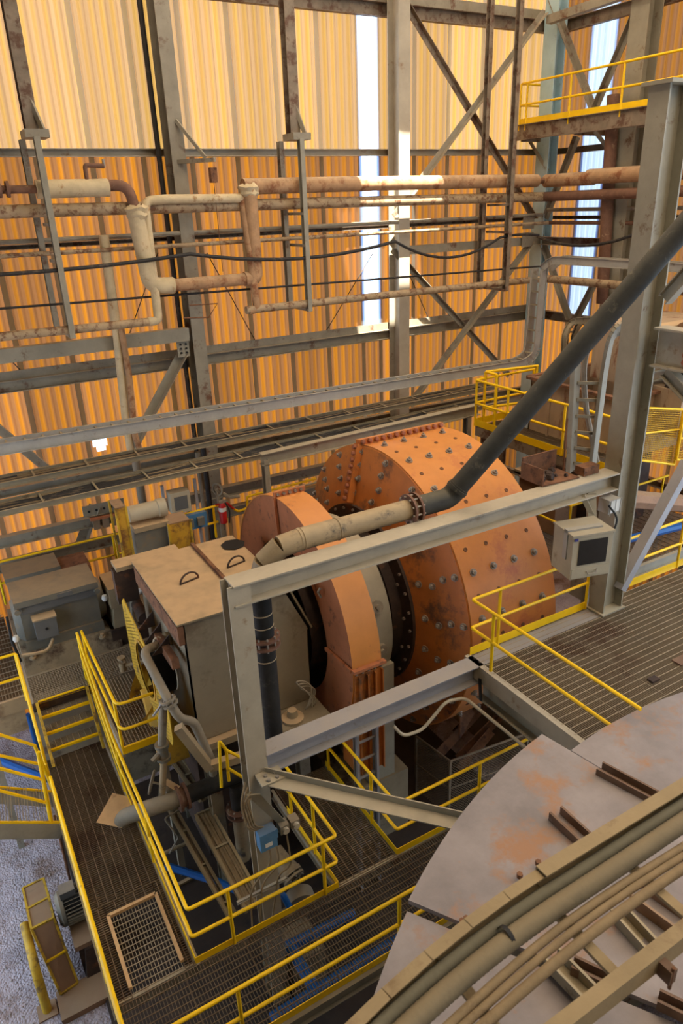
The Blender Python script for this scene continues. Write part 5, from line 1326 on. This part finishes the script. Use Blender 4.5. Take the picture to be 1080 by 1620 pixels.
part(MB().tube([(0.12, 10.60, 4.16), (0.03, 10.60, 2.36)], 0.035, 8), 'post', 'yellow', ls)
thin('blue hose on the gravel behind the stair flight', [(-0.78, 16.05, 0.30), (-0.30, 15.33, 0.30), (0.21, 14.60, 0.30)], 0.09, 'blue_pipe', 'hose', 'hose')
thin('short upright blue pipe beside the steps', [(0.16, 15.57, 1.50), (0.18, 15.71, 0.60), (0.19, 16.10, 0.05)], 0.055, 'blue_pipe', 'pipe', 'pipe')
thin('rusty drop rod at the outer walkway edge', [(0.12, 10.9, 2.5), (0.1, 10.9, 0.2)], 0.025, 'rust', 'rod', 'rod')

bd = thing('belt_drive', 'electric motor with slanted yellow-framed belt guard at the lower left', 'belt drive', (-0.3, 9.9, 0.0))
g = [Vector(p) for p in ((-0.48, 9.39, 0.15), (-0.19, 9.45, 0.15), (-0.65, 9.89, 1.30), (-0.29, 9.91, 1.30), (-0.65, 10.28, 1.35), (-0.29, 10.32, 1.35), (-0.66, 10.90, 1.20), (-0.31, 10.92, 1.20))]
for a, b in ((0, 1), (0, 2), (1, 3), (2, 3), (2, 4), (3, 5), (4, 5), (4, 6), (5, 7), (6, 7)):
    part(MB().bar(g[a], g[b], 0.036, 0.036), 'guard_frame_bar', 'yellow_old', bd)
m0, m1 = g[0].lerp(g[2], 0.5), g[1].lerp(g[3], 0.5)
part(MB().bar(m0, m1, 0.04, 0.04), 'guard_frame_bar', 'yellow', bd)
back = Vector((0, 0.75, -0.25))
for q in ((0, 1, 3, 2), (2, 3, 5, 4), (4, 5, 7, 6)):
    P4 = [g[i] for i in q]
    nrm = (P4[1] - P4[0]).cross(P4[3] - P4[0]).normalized()
    part(MB().prism([p - nrm * 0.012 for p in P4], nrm * 0.01), 'guard_mesh', 'brown_duct', bd)
for s in (0, 1):
    lo = Vector((g[0 + s].x, 10.7, 0.1)); P = [g[0 + s], g[2 + s], g[4 + s], g[6 + s], Vector((g[6 + s].x, g[6 + s].y, 0.5))]
    part(MB().prism(P, (0.012 if s == 0 else -0.012, 0, 0)), 'guard_side', 'brown_duct', bd)
    for a, b in zip(P[3:4], P[4:5]): part(MB().bar(a, b, 0.05, 0.05, (0, 1, 0)), 'guard_frame_bar', 'yellow_old', bd)
mc_ = Vector((-0.22, 10.15, 1.15))
mbm = MB(); mbm.lathe([(0, 0.0), (0, 0.24), (0.06, 0.3), (0.12, 0.3)], mc_, (1, 0, 0.0), 24)
part(mbm, 'motor_end', 'motor', bd)
part(MB().lathe([(0.12, 0.27), (0.62, 0.27), (0.66, 0.2), (0.66, 0)], mc_, (1, 0, 0), 24), 'motor_body', 'black', bd)
for k in range(30):
    a = 2 * PI * k / 30
    d = Vector((0, math.cos(a), math.sin(a)))
    part(MB().bar(mc_ + d * 0.285 + Vector((0.13, 0, 0)), mc_ + d * 0.285 + Vector((0.6, 0, 0)), 0.01, 0.06, d), 'cooling_fin', 'motor', bd)
part(MB().box((mc_.x + 0.1, mc_.y - 0.1, mc_.z + 0.28), (mc_.x + 0.35, mc_.y + 0.12, mc_.z + 0.42)), 'terminal_box', 'motor_dark', bd)
part(MB().box((-0.1, 9.55, 0.72), (0.5, 10.5, 0.82)), 'motor_plate', 'brown_duct', bd)
part(MB().prism([(-0.05, 9.6, 0.0), (0.05, 9.6, 0.72), (0.05, 9.5, 0.72), (-0.05, 9.45, 0.0)], (0.5, 0, 0)), 'pedestal', 'darkrust', bd)
part(MB().box((-0.05, 9.6, 0.0), (0.5, 10.5, 0.72)), 'pedestal', 'darkrust', bd)
part(MB().box((-0.55, 8.95, 0.0), (0.3, 9.5, 0.12)), 'footing', 'brown_duct', bd)
bo = thing('bollard', 'bent yellow tube bollard standing on the gravel', 'bollard', (-0.73, 9.33, 0.00))
b0_ = Vector((-0.73, 9.33, 0.00)); b1_ = Vector((-0.75, 10.24, 1.10))
part(MB().tube([b0_, b0_ + Vector((0, 0.1, 0.75))], 0.075, 14), 'lower_tube', 'yellow_old', bo)
part(MB().tube(fillet([b0_ + Vector((0, 0.1, 0.74)), b0_ + Vector((0, 0.2, 0.95)), b1_], 0.2), 0.073, 14), 'upper_tube', 'yellow_old', bo)
part(MB().box((b0_.x - 0.15, b0_.y - 0.15, 0), (b0_.x + 0.15, b0_.y + 0.15, 0.03)), 'foot_plate', 'brown_duct', bo)
# loose gravel
gv = MB()
for k in range(3200):
    x_, y_ = random.uniform(-2.6, 1.3), random.uniform(5.0, 16.0)
    s = random.uniform(0.008, 0.028)
    gv.add([(x_ - s, y_, 0), (x_, y_ - s * .8, 0), (x_ + s, y_, 0), (x_, y_ + s, 0), (x_ + s * .2, y_, s * 1.2)], [(0, 1, 4), (1, 2, 4), (2, 3, 4), (3, 0, 4)])
solo(gv, 'loose_gravel', 'pebble', 'loose pale stones scattered on the gravel ground', 'gravel', kind='stuff', smooth=False)

# ------------------------------------------------------------------ round tank at the lower right
TC = Vector((6.64, -2.39, 0)); TZ = 6.12
tk = thing('round_tank', 'wide round tank with a dust-covered plate roof at the lower right', 'tank', TC)
part(MB().lathe([(0, 6.75), (6.02, 6.75)], TC, (0, 0, 1), 96), 'tank_wall', 'steel_wall', tk)
sect = [(30, 53, 7.02, 0.0), (53, 76, 7.02, 0.02), (76, 98.3, 7.02, -0.02), (99.0, 121.6, 7.38, 0.05), (122.2, 145, 7.36, 0.0), (145.3, 168, 7.36, 0.0), (168, 191, 7.36, 0.02)]
for (a0, a1, rr, dz) in sect:
    n = 14
    top, bot = [], []
    A = [math.radians(a0 + (a1 - a0) * i / n) for i in range(n + 1)]
    rows = [rr, 5.5, 4.0, 2.0]
    vs = []; fs = []
    for r_ in rows:
        for a in A:
            vs.append((TC.x + r_ * math.cos(a), TC.y + r_ * math.sin(a), TZ + dz + (7.4 - r_) * 0.015))
    m_ = n + 1
    for i in range(len(rows) - 1):
        for k in range(n):
            fs.append((i * m_ + k, i * m_ + k + 1, (i + 1) * m_ + k + 1, (i + 1) * m_ + k))
    nv = len(vs)
    vs += [(x, y, z - 0.05) for x, y, z in vs]
    fs += [tuple(nv + i for i in f[::-1]) for f in fs]
    bd_ = list(range(m_)) + [i * m_ + n for i in range(1, len(rows))] + [(len(rows) - 1) * m_ + k for k in range(n - 1, -1, -1)] + [i * m_ for i in range(len(rows) - 2, 0, -1)]
    for i in range(len(bd_)):
        a, b = bd_[i], bd_[(i + 1) % len(bd_)]
        fs.append((a, b, nv + b, nv + a))
    part(MB().add(vs, fs), 'roof_plate', 'tank', tk)
def stiff(p0, p1, w, h, name='roof_stiffener', m='tankrust'):
    p0, p1 = Vector(p0), Vector(p1)
    d = (p1 - p0).normalized(); s = d.cross(Vector((0, 0, 1))).normalized() * w / 2
    for q in (s, -s):
        part(MB().bar(p0 + q, p1 + q, 0.025, h), 'stiffener_flange', m, tk)
    part(MB().bar(p0 - Vector((0, 0, h / 2)), p1 - Vector((0, 0, h / 2)), w, 0.02), 'stiffener_web', m, tk)
stiff((4.66, 3.88, 6.22), (4.64, 3.17, 6.22), 0.16, 0.14)
stiff((5.57, 4.09, 6.22), (5.73, 3.44, 6.22), 0.14, 0.1, m='tankrust')
stiff((4.58, 2.79, 6.25), (4.65, 2.32, 6.25), 0.22, 0.16, m='brown_duct')
stiff((4.28, 2.76, 6.25), (4.24, 2.36, 6.25), 0.14, 0.12, m='tray')
stiff((3.46, 2.75, 6.25), (3.48, 2.33, 6.25), 0.16, 0.12, m='tray')
stiff((3.56, 2.61, 6.25), (3.71, 2.34, 6.25), 0.1, 0.1)
stiff((3.93, 2.05, 6.25), (4.04, 1.84, 6.25), 0.1, 0.1)
for u, v in ((0, 0),):
    for p in ((4.05, 3.51, 6.22), (3.80, 3.50, 6.22), (3.02, 3.41, 6.22), (3.07, 3.41, 6.22)):
        part(MB().lathe([(0, 0.03), (0.05, 0.03), (0.05, 0)], p, (0, 0, 1), 6), 'stud', 'rust', tk)

# ------------------------------------------------------------------ near cable tray with hoses
FZ = 9.25
def bow(x):
    return -0.115 * ((1.97 - x) / 1.1) ** 2 if x < 1.97 else 0.0
nt_ = thing('cable_tray', 'near beige cable tray carrying thick hoses at the lower right', 'cable tray', (2.4, 1.4, FZ))
mbq = MB()
for i in range(7):
    xa_, xb_ = 0.3 + 0.24 * i, 0.3 + 0.24 * (i + 1) + 0.002
    mbq.channel((xa_, 1.705 + bow(xa_), FZ), (xb_, 1.705 + bow(xb_), FZ), 0.055, 0.1, 0.006, flip=1)
part(mbq, 'outer_rail', 'tray_near', nt_)
part(MB().channel((1.96, 1.71, FZ + 0.01), (4.6, 1.70, FZ + 0.01), 0.07, 0.11, 0.008, flip=1), 'outer_rail', 'tray_near', nt_)
part(MB().channel((0.9, 1.11, FZ), (4.6, 1.13, FZ), 0.06, 0.11, 0.006, flip=-1), 'inner_rail', 'tray_near', nt_)
for xx in (1.35, 1.93, 2.42, 3.0, 3.6):
    part(MB().bar((xx, 1.66, FZ - 0.045), (xx, 1.13, FZ - 0.045), 0.05, 0.02), 'rung', 'tray_near', nt_)
def ribbed(y0, z0, r, label, m):
    P = []; RR = []
    n = int(4.3 / 0.013)
    for i in range(n + 1):
        x = 0.3 + 4.3 * i / n
        P.append((x, y0 + 0.006 * math.sin(x * 2.1) + bow(x), z0 + 0.004 * math.sin(x * 3)))
        RR.append(r * (1.0 if i % 2 else 0.95))
    solo(MB().tube(P, RR, 12), 'hose', m, label, 'hose')
ribbed(1.618, FZ - 0.0, 0.034, 'thin dark ribbed hose beside the outer tray rail', 'hose_dark')
ribbed(1.535, FZ + 0.015, 0.046, 'thick dusty ribbed hose in the near cable tray', 'hose')
for y0, r, lab in ((1.455, 0.02, 'slim dusty cable next to the thick hose'), (1.415, 0.018, 'middle slim dusty cable in the near tray'), (1.365, 0.024, 'inner dusty cable in the near tray')):
    P = [(0.3 + 0.2 * i, y0 + 0.008 * math.sin(i * 0.8 + y0 * 9) + bow(0.3 + 0.2 * i), FZ - 0.01) for i in range(22)]
    solo(MB().tube(P, r, 10), 'cable', 'cable_dust', lab, 'cable')
solo(MB().tube([(0.3 + 0.3 * i, 1.165, FZ + 0.03) for i in range(15)], 0.016, 8), 'cable', 'cable', 'black cable along the inner rail of the near tray', 'cable')
solo(MB().lathe([(-0.01, 0.052), (0.01, 0.052), (0.01, 0.046)], (1.62, 1.535, FZ + 0.015), (1, 0, 0), 14), 'cable_tie', 'black', 'dark tie round the thick hose in the near tray', 'tie')
cl = thing('tray_clamp', 'rusty clamp on the inner rail of the near tray', 'clamp', (2.12, 1.07, FZ - 0.1))
part(MB().box((2.085, 1.055, FZ - 0.06), (2.125, 1.14, FZ + 0.02)), 'body', 'tankrust', cl)
part(MB().tube([(2.1, 1.06, FZ - 0.09), (2.1, 1.06, FZ + 0.04)], 0.008, 6), 'bolt', 'rust', cl)
beam((1.2, 0.92, FZ - 0.25), (4.5, 0.92, FZ - 0.25), 0.14, 0.2, 'tray_near', 'beige channel beam below the near cable tray', kind='c')

# ------------------------------------------------------------------ hopper and its platform behind the drum
hp = thing('hopper_platform', 'small grated platform with yellow toe board beside the stained hopper', 'platform', (11.5, 11.0, 6.8))
grating(hp, 11.45, 12.3, 9.2, 13.3, 7.03, 'x', 'grating', 0.06, 0.2, 1.3)
part(MB().channel((11.45, 9.2, 6.9), (11.45, 13.3, 6.9), 0.08, 0.24, 0.012, flip=1), 'edge_beam', 'steel_rusty', hp)
part(MB().channel((11.45, 9.2, 6.9), (12.5, 9.2, 6.9), 0.08, 0.24, 0.012, flip=-1), 'edge_beam', 'steel_rusty', hp)
for (a, b) in ((11.6, 9.4), (11.6, 13.1), (12.2, 9.4), (12.2, 13.1)):
    part(MB().bar((a, b, 0), (a, b, 6.8), 0.14, 0.14, (0, 1, 0)), 'leg', 'steel_rusty', hp)
part(MB().bar((11.55, 9.3, 6.2), (11.55, 13.1, 6.2), 0.1, 0.1), 'tie_bar', 'steel_rusty', hp)
railing('yellow railing of the hopper platform', [(12.3, 9.2), (11.45, 9.2), (11.45, 13.35), (13.4, 13.35)], 7.03, [(0, 0.95), (1, 0.3), (1, 0.72), (1, 0.99), (2, 0.35), (2, 0.98)], top=1.14, mid=0.57, toe_h=0.17, r=0.03)
railing('inner yellow gate rail at the far end of the hopper platform', [(11.75, 12.95), (11.75, 13.35), (13.2, 13.05)], 7.03, [(0, 0.0), (1, 0.0), (1, 0.98)], top=1.3, mid=0.4, toe=False, r=0.035)
ho = thing('stained_hopper', 'open-topped grey hopper with rust stains behind the drum', 'hopper', (13.4, 11.0, 7.0))
part(MB().box((12.3, 9.75, 6.9), (12.34, 12.35, 8.3)), 'near_wall', 'hopper', ho)
part(MB().box((14.4, 9.75, 6.9), (14.44, 12.35, 8.3)), 'far_wall', 'hopper', ho)
part(MB().box((12.3, 12.31, 6.9), (14.44, 12.35, 8.3)), 'end_wall', 'hopper', ho)
part(MB().box((12.3, 9.75, 6.9), (14.44, 9.79, 8.3)), 'end_wall', 'hopper', ho)
for (a, b) in (((12.25, 9.7), (12.25, 12.4)), ((14.49, 9.7), (14.49, 12.4)), ((12.25, 9.7), (14.49, 9.7)), ((12.25, 12.4), (14.49, 12.4))):
    part(MB().bar((a[0], a[1], 8.3), (b[0], b[1], 8.3), 0.14, 0.06), 'rim', 'rust', ho)
for yy in (10.4, 11.05, 11.7):
    part(MB().bar((12.28, yy, 6.95), (12.28, yy, 8.28), 0.05, 0.05, (0, 1, 0)), 'stiffener', 'hopper', ho)
part(MB().box((12.4, 9.9, 6.9), (14.3, 12.2, 7.2)), 'floor_plate', 'darkrust', ho)
part(MB().box((12.3, 10.2, 5.0), (14.2, 12.2, 6.9)), 'outlet', 'darkrust', ho)
# equipment boxes above / behind hopper
cv = thing('conveyor', 'dusty conveyor head house behind the hopper', 'conveyor', (14.5, 10.5, 8.4))
part(MB().box((13.2, 9.9, 8.35), (15.6, 11.4, 9.6)), 'housing', 'hopper', cv)
for k in range(6):
    part(MB().bar((13.15, 9.85, 8.5 + 0.2 * k), (15.6, 9.85, 8.5 + 0.2 * k), 0.05, 0.04), 'rib', 'steel', cv)
part(MB().lathe([(0, 0), (0, 0.5), (1.4, 0.5), (1.4, 0)], (13.6, 9.3, 9.3), (1, 0, 0), 24), 'pulley', 'brown_duct', cv)
part(MB().bar((13.1, 9.8, 9.65), (15.7, 9.8, 9.65), 0.4, 0.06), 'cover', 'dustbox', cv)
# vertical cable ladder with a hooped top left of the tall column
vl = thing('cable_ladder', 'vertical cable ladder of wide channels with a hooped top left of the tall column', 'cable tray', (9.63, 8.30, 7.67))
l0, l1 = Vector((9.43, 8.30, 7.75)), Vector((9.30, 8.30, 9.67))
part(MB().channel(l0, l1, 0.08, 0.24, 0.014, (1, 0.35, 0)), 'side_rail', 'steel', vl)
PP_ = fillet([(9.80, 8.20, 7.64), (9.84, 8.20, 9.62), (9.80, 8.10, 10.19), (10.27, 7.95, 10.26)], 0.45, 7)
mb = MB()
for a, b in zip(PP_[:-1], PP_[1:]):
    d = (b - a).normalized()
    sd = Vector((0.35, -0.94, 0)); u_ = sd.cross(d).normalized()
    mb.bar(a, b + d * 0.01, 0.06, 0.22, u_)
part(mb, 'hooped_rail', 'steel', vl)
for k in range(6):
    f = 0.08 + 0.15 * k
    part(MB().bar(l0.lerp(l1, f), Vector((9.80, 8.20, 7.64)).lerp(Vector((9.84, 8.20, 9.62)), f), 0.03, 0.05), 'rung', 'tray', vl)
thin('bundle hose rising beside the cable ladder', fillet([(10.33, 8.55, 7.67), (9.85, 8.55, 8.83), (9.68, 8.55, 9.74), (9.96, 8.40, 10.57)], 0.4), 0.05, 'pipe_grey', 'hose', 'hose')
ladder('brown cable riser curving out behind the diagonal pipe', [(14.13, 13.00, 7.86), (13.99, 13.00, 9.01), (14.21, 13.00, 9.33), (14.29, 12.00, 9.47)], 0.3, 0.16, (1, 0, 0), 'tray', 'tray', 2, 0.3, rr=0.4)
# yellow mesh guards and duct at the right edge
for (pts_, lab) in ((((12.05, 9.00, 8.31), (13.35, 9.00, 8.06), (13.33, 9.00, 6.85), (11.99, 9.00, 7.24)), 'large yellow mesh guard panel at the right edge'), (((13.24, 8.90, 7.94), (14.32, 8.90, 7.75), (14.37, 8.90, 6.73), (13.24, 8.90, 7.01)), 'second yellow mesh guard panel cut by the right edge')):
    t = thing('mesh_guard', lab, 'guard', pts_[3])
    Pq = [Vector(p) for p in pts_]
    for a, b in zip(Pq, Pq[1:] + Pq[:1]):
        part(MB().tube([a, b], 0.025, 8), 'frame_bar', 'yellow', t)
    part(MB().tube([Pq[0].lerp(Pq[3], 0.5), Pq[1].lerp(Pq[2], 0.35)], 0.02, 8), 'frame_bar', 'yellow', t)
    mb = MB()
    for k in range(1, 26):
        f = k / 26
        mb.tube([Pq[0].lerp(Pq[1], f), Pq[3].lerp(Pq[2], f)], 0.006, 4, False)
        mb.tube([Pq[0].lerp(Pq[3], f), Pq[1].lerp(Pq[2], f)], 0.006, 4, False)
    part(mb, 'wire_mesh', 'mesh_yellow', t, kind='stuff')
thin('thick tan duct passing behind the tall column at the right', [(10.93, 9.00, 6.58), (12.10, 9.00, 6.33), (14.84, 9.00, 5.53)], 0.2, 'brown_duct', 'duct', 'duct')
thin('blue hose behind the grey diagonal strut', [(10.8, 9.2, 5.4), (13.6, 8.8, 5.4)], 0.09, 'blue_pipe', 'hose', 'hose')
rd = thing('far_deck', 'grated deck behind the grey diagonal strut', 'deck', (12.5, 9.5, 4.8))
grating(rd, 10.6, 15.0, 8.6, 11.0, 5.0, 'x', 'grating', 0.05, 0.2, 1.2)
part(MB().channel((10.6, 8.6, 4.85), (15.0, 8.6, 4.85), 0.08, 0.26, 0.012), 'edge_beam', 'steel', rd)
for (a, b) in ((10.8, 8.8), (14.0, 8.8), (10.8, 10.8)):
    part(MB().bar((a, b, 0), (a, b, 4.8), 0.16, 0.16, (0, 1, 0)), 'leg', 'steel_wall', rd)
railing('far yellow railing seen between the tall column and the mesh guards', [(11.3, 11.0, 5.0), (11.3, 9.9, 5.0), (14.5, 9.9, 5.0)], 5.0, [(0, 1.0), (1, 0.45), (1, 0.95)], toe=False)
mx_ = thing('gear_reducer', 'dark dusty machine box behind the tall column', 'machine', (11.5, 11.3, 5.0))
part(MB().box((11.6, 10.6, 5.0), (13.0, 11.8, 6.2)), 'casing', 'brown_duct', mx_)
part(MB().box((11.5, 10.5, 6.2), (13.1, 11.9, 6.3)), 'cover', 'dustbox', mx_)
ck = thing('ore_conveyor', 'rusty conveyor frame heaped with spilled ore at the right edge', 'conveyor', (15.0, 9.5, 6.5))
part(MB().box((13.4, 9.1, 7.4), (17.0, 10.0, 8.4)), 'side_plate', 'hopper', ck)
rk = MB()
for k in range(160):
    a = (random.uniform(13.5, 17), random.uniform(9.1, 10.0), 8.4); s = random.uniform(0.06, 0.2)
    rk.lathe([(0, s), (s * .7, s * .7), (s, 0)], a, (random.uniform(-.4, .4), random.uniform(-.4, .4), 1), 6)
part(rk, 'spilled_ore', 'darkrust', ck, kind='stuff')

# ------------------------------------------------------------------ small things behind the feed box
sm = thing('auxiliary_motor', 'small beige motor lying between yellow belt guards behind the feed box', 'motor', (3.01, 13.40, 6.04))
c = Vector((3.11, 13.40, 6.74))
part(MB().lathe([(-0.36, 0.0), (-0.36, 0.165), (0.2, 0.17), (0.22, 0.19), (0.38, 0.19), (0.38, 0)], c, (1, 0, 0.0), 20), 'motor_body', 'cabinet', sm)
part(MB().box((c.x - 0.35, c.y - 0.25, c.z - 0.32), (c.x + 0.35, c.y + 0.25, c.z - 0.22)), 'motor_plate', 'dustbox', sm)
part(MB().box((c.x - 0.35, c.y - 0.2, c.z - 1.0), (c.x + 0.3, c.y + 0.2, c.z - 0.32)), 'gearbox', 'motor', sm)
part(MB().box((c.x - 0.5, c.y - 0.4, c.z - 1.2), (c.x + 0.6, c.y + 0.4, c.z - 1.0)), 'base', 'dustbox', sm)
for x0, x1, z0, z1, yo in ((c.x - 0.62, c.x - 0.42, c.z - 1.1, c.z + 0.25, -0.15), (c.x + 0.3, c.x + 0.75, c.z - 1.1, c.z - 0.25, -0.35)):
    for (a, b) in ((x0, c.y + yo), (x1, c.y + yo), (x0, c.y + yo + 0.5), (x1, c.y + yo + 0.5)):
        part(MB().bar((a, b, z0), (a, b, z1), 0.04, 0.04, (0, 1, 0)), 'guard_post', 'yellow_old', sm)
    part(MB().box((x0, c.y + yo, z1 - 0.02), (x1, c.y + yo + 0.5, z1)), 'guard_top', 'brown_duct', sm)
    part(MB().box((x0 + 0.01, c.y + yo + 0.01, z0), (x1 - 0.01, c.y + yo + 0.02, z1)), 'guard_panel', 'chute_yellow', sm)
ip = thing('instrument_panel', 'pale instrument box on a frame above blue switch boxes', 'panel', (4.18, 15.00, 5.07))
c = Vector((4.25, 15.00, 6.17))
part(MB().box((c.x - 0.25, c.y - 0.2, c.z - 0.25), (c.x + 0.2, c.y + 0.1, c.z + 0.25)), 'box', 'cabinet', ip)
part(MB().box((c.x - 0.17, c.y - 0.21, c.z - 0.17), (c.x + 0.13, c.y - 0.2, c.z + 0.15)), 'dial_window', 'motor_dark', ip)
part(MB().box((c.x - 0.3, c.y - 0.15, c.z - 0.75), (c.x + 0.55, c.y + 0.0, c.z - 0.38)), 'switch_board', 'blue_box', ip)
for k in range(3):
    part(MB().box((c.x - 0.22 + 0.26 * k, c.y - 0.24, c.z - 0.66), (c.x - 0.06 + 0.26 * k, c.y - 0.15, c.z - 0.46)), 'switch', 'motor', ip)
for xx in (-0.34, 0.42):
    part(MB().bar((c.x + xx, c.y + 0.05, 3.58), (c.x + xx, c.y + 0.05, c.z + 0.4), 0.06, 0.06, (0, 1, 0)), 'post', 'steel_lilac', ip)
fe = thing('fire_extinguisher', 'red fire extinguisher hanging on the rail behind the feed box', 'extinguisher', (5.12, 14.80, 5.22))
c = Vector((5.18, 14.80, 5.73))
part(MB().lathe([(-0.3, 0), (-0.3, 0.09), (0.12, 0.09), (0.2, 0.05), (0.2, 0)], c, (0, 0, 1), 16), 'cylinder', 'red', fe)
part(MB().lathe([(0.0, 0.092), (0.1, 0.092)], c, (0, 0, 1), 16), 'label_band', 'white_plate', fe)
part(MB().box((c.x - 0.06, c.y - 0.03, c.z + 0.2), (c.x + 0.1, c.y + 0.03, c.z + 0.27)), 'valve', 'bolt', fe)
part(MB().box((c.x - 0.05, c.y + 0.05, c.z - 0.1), (c.x + 0.05, c.y + 0.22, c.z - 0.05)), 'hook', 'red', fe)
part(MB().tube(fillet([(c.x + 0.06, c.y - 0.05, c.z + 0.22), (c.x + 0.15, c.y - 0.08, c.z), (c.x + 0.1, c.y - 0.1, c.z - 0.3)], 0.1), 0.018, 6), 'hose', 'black', fe)
yr = thing('guard_rail', 'yellow and red railing behind the feed box', 'railing', (4.82, 15.00, 4.90))
part(MB().tube([(3.88, 15.00, 5.76), (5.16, 15.00, 5.81)], 0.03, 8), 'top_rail', 'yellow', yr)
part(MB().tube(fillet([(5.08, 15.00, 5.82), (5.36, 15.00, 5.83), (5.54, 15.00, 5.61)], 0.05), 0.03, 8), 'red_section', 'red', yr)
part(MB().tube(fillet([(5.52, 15.00, 5.63), (5.63, 15.00, 5.53), (5.88, 15.00, 5.56), (5.89, 15.00, 5.85), (6.39, 15.00, 5.87), (7.79, 15.00, 5.90)], 0.05), 0.03, 8), 'top_rail', 'yellow', yr)
part(MB().tube([(3.94, 15.00, 5.36), (5.11, 15.00, 5.40)], 0.03, 8), 'mid_rail', 'yellow', yr)
part(MB().tube([(5.03, 15.00, 5.83), (5.02, 15.00, 5.01)], 0.03, 8), 'post', 'yellow', yr)
wb_ = thing('lamp_bracket', 'grey round-ended arm on the post behind the feed box', 'bracket', (5.26, 15.20, 6.03))
part(MB().tube([(5.22, 15.20, 6.13), (5.51, 15.20, 5.86), (5.77, 15.20, 5.83)], 0.05, 8), 'arm', 'steel', wb_)
part(MB().bar((Vector((5.25, 15.20, 6.13)) * 1).to_tuple()[:2] + (3.6,), (5.25, 15.20, 6.13), 0.07, 0.07, (0, 1, 0)), 'post', 'steel', wb_)
part(MB().lathe([(-0.02, 0.12), (-0.02, 0.16), (0.02, 0.16), (0.02, 0.12)], (5.25, 15.20, 6.13), (1, 0.6, 0), 20), 'ring', 'steel', wb_)
thin('dark vertical pipe behind the instrument panel', [(5.35, 16.2, 3.6), (5.35, 16.2, 7.0)], 0.07, 'cable', 'pipe', 'pipe')
thin('grey vertical pipe right of the instrument panel', [(5.0, 15.6, 3.6), (5.0, 15.6, 7.0)], 0.06, 'pipe_grey', 'pipe', 'pipe')
bk = thing('breaker_strip', 'small pink breaker boxes on the gusset behind the rail', 'switch', (2.98, 16.70, 5.49))
c = Vector((2.98, 16.84, 5.32))
for k in range(4):
    part(MB().box((c.x - 0.4 + 0.22 * k, c.y - 0.1, c.z - 0.15), (c.x - 0.24 + 0.22 * k, c.y, c.z + 0.1)), 'breaker', 'cage', bk)
part(MB().box((c.x - 0.45, c.y - 0.12, c.z + 0.1), (c.x + 0.5, c.y + 0.02, c.z + 0.16)), 'shelf', 'guard_face', bk)
